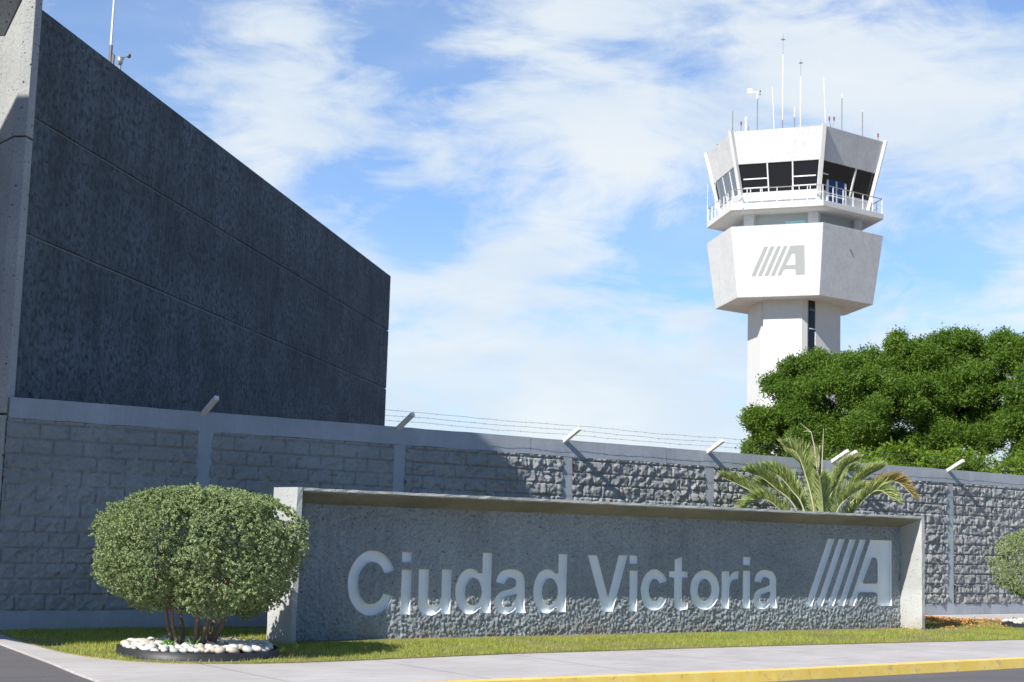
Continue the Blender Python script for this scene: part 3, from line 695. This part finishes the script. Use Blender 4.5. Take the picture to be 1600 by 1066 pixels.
darkrod(15.28, 0, 31.68, 'short dark rod antenna nearest the left end of the tower roof')
ant('antenna', 16.24, 0, 31.29, 'stubby thick white tube antenna left of the wind vane on the tower roof', .075)
darkrod(16.42, 0, 30.62, 'very short dark stub antenna just right of the thick white tube')
e = empty('wind_vane', (17.04, TY, RZ), 0, 'white wind vane on a thin mast on the tower roof', 'wind vane')
MB().tube([(0, 0, 0), (0, 0, 3.6)], .03, 6).build('mast', M_antd, e); MB().tube([(0, 0, 3.55), (0, 0, 4.05)], .07, 8).build('housing', M_frame, e)
MB().box(-.45, .1, -.04, .04, 3.98, 4.1).build('arm', M_frame, e); MB().box(-.72, -.36, -.05, .05, 3.92, 4.28).build('tail_fin', M_frame, e, bevel=.02)
MB().sphere((.16, 0, 4.12), .09, 8, 6).sphere((.16, 0, 3.9), .07, 8, 6).build('sensor', M_antd, e)
ant('antenna', 18.30, 0, 33.56, 'plain white whip antenna leaning slightly left, right of the wind vane', .024, lean_=-.2)
e = ant('antenna', 18.84, 0, 36.0, 'tallest white whip antenna with a small ring near its top', .026, dark_to=31.15)
MB().tube([(0, 0, 36.0 - RZ), (0, 0, 37.5 - RZ)], .012, 5).build('spike', M_antd, e)
MB().tube([(-.17, 0, 37.1 - RZ), (.17, 0, 37.1 - RZ)], .035, 6).tube([(0, -.17, 37.1 - RZ), (0, .17, 37.1 - RZ)], .035, 6).build('ring', M_antd, e)
e = darkrod(19.70, 0, 31.2, 'small grey antenna with a white tip between the two tall ringed whips', .9)
MB().box(-.06, .06, -.05, .05, 2.1, 2.3).build('clamp', M_steel, e)
e = ant('antenna', 20.12, 0, 34.4, 'second tallest white whip antenna with a dark ring at its top', .034)
MB().tube([(0, 0, 34.4 - RZ), (0, 0, 35.7 - RZ)], .012, 5).build('spike', M_antd, e)
MB().tube([(-.13, 0, 35.4 - RZ), (.13, 0, 35.4 - RZ)], .04, 6).tube([(0, -.13, 35.4 - RZ), (0, .13, 35.4 - RZ)], .04, 6).build('ring', M_antd, e)
ant('antenna', 21.92, 0, 34.38, 'white whip antenna leaning left, by the near corner of the tower roof', .026, dark_to=31.0, lean_=-.15)
darkrod(23.08, 0, 32.9, 'dark dipole antenna halfway along the shaded right side of the tower roof', .35)
darkrod(24.55, 0, 31.95, 'thin dark rod antenna with white ball tip nearest the right end of the tower roof', .08)
for i, (dx, dy, z, two, lab) in enumerate(((-3.95, -1.2, 30.5, False, 'single red obstruction lamp at the left corner of the tower roof front'), (1.7, -4.7, 30.05, True, 'pair of red obstruction lamps over the near corner of the tower roof'),
                                 (5.55, -1.9, 29.75, False, 'single red obstruction lamp at the far right corner of the tower roof'), (-5.3, 1.0, 29.4, False, 'red obstruction lamp at the far left corner of the tower roof'))):
    e = empty('obstruction_lamp', (TX + dx, TY + dy, RZ), 0, lab, 'warning lamp', 'red lamps on the tower roof')
    for sx in ((-.16, .16) if two else (0,)):
        MB().tube([(0, 0, 0), (sx, 0, max(.12, z - RZ - .15))], .025, 5).build('bracket', M_antd, e); MB().tube([(sx, 0, max(.12, z - RZ - .15)), (sx, 0, max(.3, z - RZ + .1))], .055, 8).build('lamp', M_red, e)
for dx, dy, lab in ((-6.3, .2, 'taller thin white whip at the left edge of the tower balcony'), (-5.9, -1.1, 'thin white whip just inside the left edge of the tower balcony')):
    e = empty('antenna', (TX + dx * .93, TY + dy + 1.6, 24.02), 0, lab, 'antenna', 'whips on the tower balcony'); MB().tube([(0, 0, 0), (0, 0, 2.7)], .018, 5).build('whip', M_ant, e)


# ------------------------------------------------------------------ foliage tools
def unit(a): return a / np.linalg.norm(a, axis=1, keepdims=True)
def leaf_cloud(C_, D_, Ln, Wd, rng, fold=0):
    """diamond leaves: centre base C, direction D, length, width arrays"""
    n = len(C_); rnd = rng.normal(size=(n, 3)); side = unit(np.cross(D_, rnd)); Ln = Ln[:, None]; Wd = Wd[:, None]
    a = C_; b = C_ + D_ * Ln * .5 + side * Wd * .5; c = C_ + D_ * Ln; d = C_ + D_ * Ln * .5 - side * Wd * .5
    V = np.stack([a, b, c, d], 1).reshape(-1, 3); F = np.arange(4 * n).reshape(n, 4); return V, F

def clipped_shrub(name, loc, rad, zc, rzu, rzd, label, n_out, n_in, seed, grooves=True, stems=8, zbase=.06):
    rng = np.random.default_rng(seed); e = empty(name, (*loc, 0), 0, label, 'shrub')
    def surf(n):
        d = unit(rng.normal(size=(n, 3))); p = 2.5
        rz = np.where(d[:, 2] > 0, rzu, rzd)
        r = (np.abs(d[:, 0] / rad[0]) ** p + np.abs(d[:, 1] / rad[1]) ** p + np.abs(d[:, 2] / rz) ** p) ** (-1 / p)
        az = np.arctan2(d[:, 0], -d[:, 1])                    # 0 = towards camera
        r *= 1 + .12 * (fbm(az * 3 + 9, d[:, 2] * 4 + 5, seed, 3) - .5) * 2 + .055 * (fbm(az * 12 + 9, d[:, 2] * 13 + 5, seed + 3, 2) - .5) * 2
        if grooves:
            front = (d[:, 1] < .25)
            gx = .02 - .42 * (.35 - d[:, 2]) + .10 * np.sin(d[:, 2] * 9)
            g1 = np.exp(-((d[:, 0] - gx * .55) / .05) ** 2) * (d[:, 2] < .42) * front
            g2 = np.exp(-((d[:, 0] - .42 - .1 * d[:, 2]) / .05) ** 2) * (d[:, 2] < .35) * (d[:, 2] > -.3) * front
            r *= 1 - .26 * g1 - .14 * g2
            r *= np.where((d[:, 2] < -.35) & (d[:, 0] > .05), 1.05, 1)
        return d, r
    d, r = surf(n_out); keep = d[:, 2] > -.86; d, r = d[keep], r[keep]
    pts = d * (r * rng.uniform(.93, 1.01, len(r)))[:, None]
    d2, r2 = surf(n_in); p2 = d2 * (r2 * rng.uniform(.70, .95, len(r2)))[:, None]
    k2 = d2[:, 2] > -.72; pts = np.concatenate([pts, p2[k2]]); dd_ = np.concatenate([d, d2[k2]])
    thin = fbm(pts[:, 0] * 6 + 4, pts[:, 2] * 6 + 4, seed + 8, 2) > .22; pts = pts[thin]; dd_ = dd_[thin]
    K = 16; n = len(pts); nrm = unit(dd_ * .7 + np.array([0, -.05, .42])); C_ = np.repeat(pts, K, 0); Nn = np.repeat(nrm, K, 0)
    D_ = unit(Nn * .55 + unit(rng.normal(size=C_.shape)) * 1.0); sz = np.repeat(rng.uniform(.75, 1.25, n), K)
    C_ = C_ + Nn * rng.uniform(-.008, .006, (len(C_), 1)); Ln = sz * rng.uniform(.019, .027, len(C_)); V, F = leaf_cloud(C_, D_, Ln, Ln * .60, rng)
    V = V + np.array([0, 0, zc])
    # stems
    b = MB(); rr = random.Random(seed)
    for i in range(stems):
        a = 2 * math.pi * i / stems + rr.uniform(-.3, .3); r0 = rr.uniform(.08, .20); ex = rr.uniform(.38, .66)
        ex_x = math.cos(a) * rad[0] * ex; ex_y = math.sin(a) * rad[1] * ex * .8; x0, y0 = math.cos(a) * r0 * 1.3, math.sin(a) * r0
        zt = zc - rzd * .45; pts_ = []
        for k in range(7):
            t = k / 6; pts_.append((x0 + (ex_x - x0) * t ** 1.3 + rr.uniform(-.012, .012), y0 + (ex_y - y0) * t ** 1.3 + rr.uniform(-.012, .012), zbase - .05 + (zt - zbase + .05) * t))
        q = rr.uniform(.018, .030); b.tube(pts_, [q * 1.25 - q * .7 * k / 6 for k in range(7)], 7)
        for m in range(4):
            s = pts_[rr.randint(3, 6)]; t2 = (s[0] * 1.25 + rr.uniform(-.22, .22), s[1] * 1.2 + rr.uniform(-.2, .2), min(zc + .15, s[2] + rr.uniform(.2, .42)))
            mid = tuple((s[c] + t2[c]) / 2 + rr.uniform(-.03, .03) for c in range(3)); b.tube([s, mid, t2], [.011, .008, .005], 5)
    b.build('stems', M_bark, e, True)
    obj_mesh('foliage', mesh_np('foliage', V, F, [M_shrub]), e); return e
HC = (-3.38, 16.86)
clipped_shrub('clipped_shrub', HC, (1.11, 1.03, 1), 1.18, .62, .72, 'large rounded grey-green clipped shrub in a ring of white stones left of the name sign', 9000, 12000, 3)
RC = (9.93, 27.5)
clipped_shrub('clipped_shrub', RC, (1.1, 1.0, 1), 1.12, .66, .62, 'clipped grey-green shrub cut off by the right edge, in front of the rough wall', 5000, 6000, 12, False, 7)

HR = (-3.33, 16.80)
def edging(loc, r, label, h=.098):
    e = MB(); n = 56; rr = random.Random(int(r * 100))
    ra = [r + .012 * math.sin(3 * 2 * math.pi * i / n + 1) + rr.uniform(-.004, .004) for i in range(n)]; hz = [h + .01 * math.sin(2 * 2 * math.pi * i / n) for i in range(n)]
    for k, (dr_, top) in enumerate(((0, 0), (0, 1), (-.012, 1), (-.012, 0))):
        e.v += [((ra[i] + dr_) * math.cos(2 * math.pi * i / n), (ra[i] + dr_) * math.sin(2 * math.pi * i / n), hz[i] if top else -.02) for i in range(n)]
    for k in range(3):
        for i in range(n): j = (i + 1) % n; e.f.append([k * n + i, k * n + j, (k + 1) * n + j, (k + 1) * n + i])
    o = e.build('lawn_edging', M_rubber, None, True); o.location = (*loc, 0); tag(o, label, 'garden edging'); return o
edging(HR, .87, 'low black plastic edging ring round the white stones of the large shrub')
edging(RC, .95, 'low black plastic edging ring at the right edge of the lawn', .09)
def bed(loc, r, h, label):
    b = MB(); n = 40; b.v = [(0, 0, h * .55)]
    for k, (q, zz) in enumerate(((.35, .6), (.7, .7), (1, .35))): b.v += [(q * r * math.cos(2 * math.pi * i / n), q * r * math.sin(2 * math.pi * i / n), h * zz) for i in range(n)]
    for i in range(n):
        j = (i + 1) % n; b.f.append([0, 1 + i, 1 + j])
        for k in range(2): b.f.append([1 + k * n + i, 1 + (k + 1) * n + i, 1 + (k + 1) * n + j, 1 + k * n + j])
    o = b.build('soil', M_soil, None, True); o.location = (*loc, 0); tag(o, kind='structure'); return o
bed(HR, .85, .09, 'soil'); bed(RC, .92, .08, 'soil')
stone_me = []
for k in range(8):
    b = MB().sphere((0, 0, 0), 1, 10, 7); rr = random.Random(k); v = np.array(b.v); ax = np.array([rr.uniform(.9, 1.25), rr.uniform(.75, 1.0), rr.uniform(.5, .68)])
    v = v * (1 + .16 * (fbm(v[:, 0] * 1.3 + k * 7 + 5, v[:, 1] * 1.3 + v[:, 2] + 9, k, 2) - .5) * 2)[:, None] * ax
    b.v = [tuple(q) for q in v]; o = b.build('river_stone', M_stone, None, True); stone_me.append(o.data); bpy.data.objects.remove(o)
def stones(loc, r0, r1, count, label, group, smin, smax, seed, z0, ysq=1.0):
    rr = random.Random(seed); placed = []; tries = 0
    while len(placed) < count and tries < 60000:
        tries += 1; a = rr.uniform(0, 2 * math.pi); q = math.sqrt(rr.uniform(r0 * r0, r1 * r1)); s = rr.uniform(smin, smax); x, y = q * math.cos(a), q * math.sin(a)
        if all((x - px) ** 2 + (y - py) ** 2 > (.82 * (s + ps)) ** 2 for px, py, ps in placed): placed.append((x, y, s))
    for x, y, s in placed:
        o = bpy.data.objects.new('river_stone', rr.choice(stone_me)); link(o)
        rad_ = math.hypot(x, y); o.location = (loc[0] + x, loc[1] + y, z0 + .35 * s + .028 * (1 - abs(rad_ / r1 - .6) / .6) + rr.uniform(0, .012)); o.scale = (s,) * 3; o.rotation_euler = (rr.uniform(-.3, .3), rr.uniform(-.3, .3), rr.uniform(0, 6.3))
        tag(o, label, 'stone', group)
stones(HR, .24, .80, 170, 'white rounded river stone in the ring round the large left shrub', 'white stones round the large shrub', .038, .072, 5, .075)
stones(RC, .3, .88, 90, 'white rounded river stone in the ring under the shrub at the right edge', 'white stones round the right shrub', .04, .075, 6, .07)
# weeds
def weed(loc, n, s, label, seed, blades=False):
    rng = np.random.default_rng(seed); a = rng.uniform(0, 2 * np.pi, n); el = rng.uniform(.3, 1.2, n) if not blades else rng.uniform(.15, .9, n)
    D_ = np.stack([np.cos(a) * np.cos(el), np.sin(a) * np.cos(el), np.sin(el)], 1); C_ = D_ * rng.uniform(.1, .8, (n, 1)) * s * (0.3 if blades else 1)
    V, F = leaf_cloud(C_, D_, np.full(n, s * (1.3 if blades else .55)), np.full(n, s * (.07 if blades else .35)), rng)
    o = obj_mesh('weed', mesh_np('weed', V, F, [M_weed])); o.location = loc; tag(o, label, 'plant'); return o
weed((HC[0] - .16, HC[1] - .50, .10), 46, .10, 'bright green leafy weed among the white stones', 1)
weed((HC[0] + .10, HC[1] - .58, .13), 22, .10, 'spray of long thin green blades on the white stones', 2, True)

# ------------------------------------------------------------------ palm
PX, PY, PZ = 5.45, 26.3, 1.05
palm = empty('date_palm', (PX, PY, 0), 0, 'young feathery date palm with arching olive fronds behind the name sign', 'palm')
b = MB(); rr = random.Random(4); n = 12
b.tube([(0, 0, -.1), (0, 0, .4), (0, 0, .8), (0, 0, 1.1)], [.20, .19, .21, .14], 12)
for k in range(60):
    a = rr.uniform(0, 6.28); z = rr.uniform(.1, 1.0); b.bar((.17 * math.cos(a), .17 * math.sin(a), z), (.27 * math.cos(a), .27 * math.sin(a), z + .13), .06, .03)
b.build('trunk', M_palmtrunk, palm)
def frond(pts, wl_, mat, seed, upbias=.0, n=105, start=.3, dens=1.0, vee=.75):
    """pts world points; leaflets both sides"""
    rng = np.random.default_rng(seed); P_ = [Vector(p) - Vector((PX, PY, 0)) for p in pts]
    def ev(t):
        m = len(P_) - 1; f = min(t * m, m - 1e-6); i = int(f); t_ = f - i; p = [P_[min(max(i + k - 1, 0), m)] for k in range(4)]
        return .5 * (2 * p[1] + (p[2] - p[0]) * t_ + (2 * p[0] - 5 * p[1] + 4 * p[2] - p[3]) * t_ ** 2 + (3 * p[1] - p[0] - 3 * p[2] + p[3]) * t_ ** 3)
    cen = [ev(i / 24) for i in range(25)]
    V = []; F = []
    for i in range(n):
        t = start + (1 - start) * i / n; p = ev(t); d = (ev(min(t + .02, 1)) - ev(t - .02)).normalized()
        upv = Vector((0, 0, 1)); sd = d.cross(upv)
        if sd.length < .15: sd = Vector((.5, -.8, 0)).cross(d)
        sd.normalize(); u2 = sd.cross(d).normalized(); L = wl_ * 1.22 * (math.sin(math.pi * min(1, (.12 + .82 * (i / n)) ** .8)) ** .6) * rng.uniform(.8, 1.1)
        for sgn in (-1, 1):
            for rep in range(2):
                ang = rng.uniform(.45, .85); dirv = (d * math.cos(ang) * 1.05 + (sd * sgn * (1 - vee * .45) + u2 * vee * rng.uniform(.5, 1.2)).normalized() * math.sin(ang)).normalized()
                tip = p + dirv * L * rng.uniform(.75, 1.05) + Vector((0, 0, -.10 * L * rng.uniform(0, 1.6))); mid = p + dirv * L * .5
                w_ = dirv.cross(Vector(rng.normal(size=3))).normalized() * rng.uniform(.006, .010); k = len(V)
                V += [p - w_ * .5, p + w_ * .5, mid + w_, mid - w_, tip]; F += [[k, k + 1, k + 2, k + 3], [k + 3, k + 2, k + 4, k + 4]]
    b = MB(); b.tube(cen, [.018 - .013 * i / 24 for i in range(25)], 6); st_ = b.build('frond', M_stalk, palm, True)
    b2 = MB(); b2.v = [tuple(v) for v in V]; b2.f = [f if f[2] != f[3] else f[:3] for f in F]; b2.build('leaflets', mat, st_)
B0 = lambda dx=0, dy=0: (PX + dx, PY + dy, PZ)
frond([B0(-.05), (4.86, 26.15, 1.86), (4.18, 26.1, 2.26), (3.70, 26.05, 2.47)], .34, M_palm, 1, vee=1.0, start=.45)
frond([B0(-.04), (4.97, 26.2, 2.0), (4.63, 26.15, 2.31), (4.36, 26.1, 2.50), (4.18, 26.1, 2.56)], .40, M_palm, 2)
frond([B0(-.03), (5.13, 26.3, 2.0), (4.94, 26.3, 2.28), (4.72, 26.3, 2.52), (4.46, 26.3, 2.66)], .42, M_palm, 3)
frond([B0(-.02), (5.29, 26.2, 2.0), (5.15, 26.2, 2.55), (4.99, 26.15, 2.92), (4.76, 26.1, 3.06)], .40, M_palm, 4, start=.25)
frond([B0(0, .05), (5.33, 26.5, 2.1), (5.20, 26.7, 2.7), (5.0, 26.9, 2.95)], .42, M_palm, 5)
frond([B0(0), (5.37, 26.35, 2.0), (5.41, 26.4, 2.6), (5.43, 26.4, 3.0)], .38, M_palm, 6, start=.25)
frond([B0(.02), (5.51, 26.2, 2.0), (5.67, 26.15, 2.42), (5.82, 26.1, 2.72), (6.02, 26.05, 2.84)], .33, M_palm, 7, start=.25)
frond([B0(.03), (5.70, 26.2, 2.0), (5.91, 26.15, 2.31), (6.17, 26.1, 2.56), (6.42, 26.05, 2.70)], .40, M_palm, 8)
frond([B0(.05), (5.84, 26.1, 2.0), (6.17, 26.05, 2.30), (6.45, 26.0, 2.47), (6.70, 25.95, 2.47), (6.95, 25.9, 2.22)], .30, M_palmdry, 9, start=.35, vee=.9)
frond([B0(.03, .1), (5.62, 26.6, 2.1), (5.75, 26.9, 2.45), (5.95, 27.2, 2.55)], .34, M_palm, 10)
frond([B0(-.03, .1), (5.2, 26.7, 1.9), (4.8, 27.0, 2.3), (4.5, 27.1, 2.4)], .40, M_palm, 11)
frond([B0(.05, .1), (5.9, 26.6, 1.8), (6.3, 26.8, 2.2), (6.6, 26.9, 2.3)], .38, M_palm, 12)
frond([B0(0, -.05), (5.40, 25.95, 1.9), (5.32, 25.7, 2.3), (5.25, 25.5, 2.5)], .34, M_palm, 13)
frond([B0(.02, -.05), (5.62, 25.95, 1.9), (5.80, 25.75, 2.2), (6.0, 25.6, 2.35)], .34, M_palm, 14)
for k, (dx, dy, dz, dx2, dz2) in enumerate(((-1.05, -.35, .95, -1.55, .80), (.85, -.3, 1.15, 1.15, 1.12), (-.55, .5, 1.35, -.85, 1.45), (.50, .45, 1.45, .85, 1.60))):
    frond([B0(dx * .03), (PX + dx * .45, PY + dy * .4, PZ + dz * .62), (PX + dx, PY + dy, PZ + dz + .12), (PX + dx2, PY + dy * 1.3, PZ + dz2)], .34, M_palm, 30 + k, vee=.9)
loc_ = lambda p: (p[0] - PX, p[1] - PY, p[2])
MB().tube([loc_(q) for q in (B0(0), (5.42, 26.2, 2.4), (5.455, 26.2, 3.38))], [.02, .014, .004], 6).build('spear_leaf', M_dead, palm)
MB().tube([loc_(q) for q in (B0(0), (5.39, 26.2, 2.3), (5.30, 26.2, 3.05), (5.24, 26.2, 3.31), (5.05, 26.2, 3.46))], [.018, .014, .01, .008, .003], 6).tube([loc_(q) for q in ((5.24, 26.2, 3.31), (5.16, 26.2, 3.33), (5.1, 26.2, 3.31))], [.008, .006, .003], 5).build('dead_stalk', M_dead, palm)

# ------------------------------------------------------------------ trees beyond the wall
def tree(name, loc, lobes, label, seed, nl=1300, mat=None, trunk_h=3.0, leaf=.108, tr=.28):
    rng = np.random.default_rng(seed); e = empty(name, (*loc, -.16), 0, label, 'tree', 'trees beyond the wall'); Cs, Ds, Ls = [], [], []
    b = MB(); rr = random.Random(seed)
    base = Vector((0, 0, 0)); fork = Vector((rr.uniform(-.3, .3), 0, trunk_h)); b.tube([base, base.lerp(fork, .5) + Vector((.1, .05, 0)), fork], [tr * 1.25, tr, tr * .85], 10)
    sub = []
    for (x, y, z, r) in lobes:
        sub.append((x, y, z, r * .62, True))
        for q in range(9):
            dq = rng.normal(size=3); dq /= np.linalg.norm(dq); dq *= r * .78; sub.append((x + dq[0], y + dq[1], z + dq[2] * .85, r * rng.uniform(.26, .46), False))
    for (x, y, z, r, main) in sub:
        c = np.array([x, y, z + .16]); cv = Vector(c)
        m1 = fork.lerp(cv, .45) + Vector((rr.uniform(-.4, .4), rr.uniform(-.4, .4), rr.uniform(-.2, .5)))
        if main: b.tube([fork, m1, cv, cv + (cv - m1).normalized() * r * .6], [tr * .5, tr * .32, .06, .02], 6)
        ns = int(nl * r * r / 1.25)
        d = unit(rng.normal(size=(ns, 3)) * np.array([1, 1, .8])); q = r * rng.uniform(.35, 1, ns) ** .55 * (1 + .30 * (fbm(np.arctan2(d[:, 1], d[:, 0]) * 2 + 7, d[:, 2] * 3 + 7, seed + int(x * 10) % 50, 3) - .5) * 2)
        base_ = c + d * q[:, None] * np.array([1, 1, .82]); keep = fbm(base_[:, 0] * 1.5 + 50, base_[:, 2] * 1.7 + base_[:, 1] + 50, seed, 3) > .36; base_ = base_[keep]; d = d[keep]
        K = 14; sprig = unit(d * .8 + rng.normal(size=d.shape) * .7); B_ = np.repeat(base_, K, 0); Sp = np.repeat(sprig, K, 0)
        B_ = B_ + Sp * rng.uniform(-.05, .55, (len(B_), 1)) * .55 + rng.normal(size=B_.shape) * .07
        D_ = unit(Sp * .5 + rng.normal(size=B_.shape) * .7 + np.array([0, 0, .1])); Cs.append(B_); Ds.append(D_); Ls.append(rng.uniform(.4, 1.3, len(B_)) ** 1.3 * leaf)
    V, F = leaf_cloud(np.concatenate(Cs), np.concatenate(Ds), np.concatenate(Ls), np.concatenate(Ls) * .55, rng)
    b.build('trunk', M_tbark, e, True); obj_mesh('crown', mesh_np('crown', V, F, [mat or M_tree]), e); return e
def lobset(spec, TXc): return [(x - TXc, y, z, r) for x, y, z, r in spec]
A = [(11.1, 0, 6.3, 1.0), (12.0, -.8, 7.4, 1.3), (12.3, .6, 8.3, 1.05), (13.2, -1.2, 6.0, 1.5), (13.5, .2, 8.7, 1.1), (14.5, -.8, 8.3, 1.35), (14.8, .8, 9.05, .85), (15.7, 0, 8.8, 1.05), (16.2, -1, 7.4, 1.4), (15.0, -1.5, 6.5, 1.5), (11.6, .4, 5.2, 1.2), (14.2, .6, 5.0, 1.6), (16.4, .6, 5.4, 1.5), (12.6, 1.3, 6.9, 1.5), (10.7, .4, 5.0, .7)]
tree('mesquite_tree', (13.6, 65), lobset(A, 13.6), 'leafy dark green tree overlapping the foot of the control tower', 21)
Bt = [(17.0, 0, 9.6, .8), (17.1, 0, 10.4, .42), (17.9, -.4, 9.2, 1.1), (18.6, .3, 10.0, .85), (19.6, 0, 9.9, .95), (17.4, -1, 7.8, 1.3), (18.9, -1.2, 8.3, 1.4), (20.4, -1, 8.5, 1.3), (18.2, -1.2, 6.0, 1.4), (20.2, -1, 6.3, 1.5), (19.2, .9, 7.2, 1.4), (20.6, .2, 10.0, .85)]
tree('mesquite_tree', (18.8, 66), lobset(Bt, 18.8), 'tallest bushy tree in the middle with a thin leafy spike on its left shoulder', 22)
Ct = [(21.6, 0, 9.6, 1.1), (22.6, .3, 9.8, 1.0), (22.0, -1, 8.2, 1.5), (23.6, -.5, 8.8, 1.5), (22.2, -1, 6.2, 1.6), (24.2, -.4, 6.6, 1.7), (24.8, .5, 9.0, 1.2), (25.8, 0, 7.5, 1.8), (23.2, .8, 7.4, 1.5), (26.8, 0, 6.0, 1.6)]
tree('mesquite_tree', (23.6, 64), lobset(Ct, 23.6), 'dense green tree cut off by the right edge of the photo', 23)
# low pale thicket just behind the wall
Dt = [(x, (i % 3) * .5, 4.05 + .3 * ((i * 7) % 5) / 4, .75 + .12 * (i % 3)) for i, x in enumerate(np.arange(14.5, 26.5, 1.15))]
th = tree('thicket', (20.3, 58), lobset([(x * .90, y, z, r) for x, y, z, r in Dt], 20.3), 'low bright green thicket between the wall top and the dark trees', 24, 620, M_treel, 1.6, .13, .1)
th['category'] = 'bush'; del th['group']

# ------------------------------------------------------------------ lawn grass and fallen leaves
def inpoly(P, poly): return pip(P, poly)
rng = np.random.default_rng(31)
n = 520000; Pg = np.stack([rng.uniform(-6.6, 13, n), rng.uniform(15.6, 33, n)], 1); Pg = Pg[inpoly(Pg, lawn)]
# density follows distance to the camera edge: keep all near the sidewalk, fewer behind the sign
cu = (Pg[:, 0] - SA.x) * math.cos(SROT) + (Pg[:, 1] - SA.y) * math.sin(SROT); cy = -(Pg[:, 0] - SA.x) * math.sin(SROT) + (Pg[:, 1] - SA.y) * math.cos(SROT)
foot = (cu > -.02) & (cu < SLEN + .02) & (cy > 0.0) & (cy < .63)
foot |= (np.hypot(Pg[:, 0] - HR[0], Pg[:, 1] - HR[1]) < .88) | (np.hypot(Pg[:, 0] - RC[0], Pg[:, 1] - RC[1]) < .96)
foot |= (cy > .7) & (cu > .6) & (cu < SLEN - .8) & (rng.uniform(size=len(Pg)) < .93)
wu = (Pg[:, 0] - WA.x) * math.cos(WROT) + (Pg[:, 1] - WA.y) * math.sin(WROT); wy = -(Pg[:, 0] - WA.x) * math.sin(WROT) + (Pg[:, 1] - WA.y) * math.cos(WROT)
foot |= (wy > -.03) | ((wu > 18.2) & (wy > -2.2) & (rng.uniform(size=len(Pg)) < .9)) | ((wu > 14) & (wy > -3.0) & (rng.uniform(size=len(Pg)) < .72))
patch = fbm(Pg[:, 0] * 1.4 + 40, Pg[:, 1] * 1.4, 61, 4)
foot |= (patch < .44) & (rng.uniform(size=len(Pg)) < .80)
Pg = Pg[~foot]; n = len(Pg); near = (fbm(Pg[:, 0] * 5 + 30, Pg[:, 1] * 5, 65, 2))
hgt = rng.uniform(.018, .042, n) * (.7 + .8 * near); a = rng.uniform(0, 2 * np.pi, n); tilt = rng.uniform(.1, .7, n)
D_ = np.stack([np.cos(a) * tilt, np.sin(a) * tilt, np.ones(n)], 1); D_ = D_ / np.linalg.norm(D_, axis=1, keepdims=True)
b0 = np.stack([Pg[:, 0], Pg[:, 1], np.full(n, .010)], 1); a2 = rng.uniform(0, 2 * np.pi, n); wv = np.stack([np.cos(a2), np.sin(a2), np.zeros(n)], 1) * .0042
V = np.stack([b0 - wv, b0 + wv, b0 + D_ * hgt[:, None] * 1.3], 1).reshape(-1, 3)
tag(obj_mesh('grass', mesh_np('grass', V, np.arange(3 * n).reshape(n, 3), [M_grassb])), 'short patchy yellow-green lawn grass in front of and around the name sign', 'grass', kind='stuff')
n = 5200; u = rng.uniform(14.0, 23.5, n); yy = -np.abs(rng.normal(size=n)) * 1.25 - .05; ok = (yy > -3.3) & ((u < 18.1) | (yy < -1.2 - (u - 18.5) * .28)); u, yy = u[ok], yy[ok]; n = len(u)
C_ = np.stack([WA.x + u * math.cos(WROT) - yy * math.sin(WROT), WA.y + u * math.sin(WROT) + yy * math.cos(WROT), rng.uniform(.02, .045, n)], 1)
D_ = unit(np.stack([rng.normal(size=n), rng.normal(size=n), rng.uniform(-.1, .35, n)], 1)); V, F = leaf_cloud(C_, D_, rng.uniform(.04, .075, n), rng.uniform(.025, .04, n), rng)
tag(obj_mesh('fallen_leaves', mesh_np('fallen_leaves', V, F, [M_leafdry])), 'scatter of orange fallen leaves at the foot of the wall right of the name sign', 'leaf litter', kind='stuff')
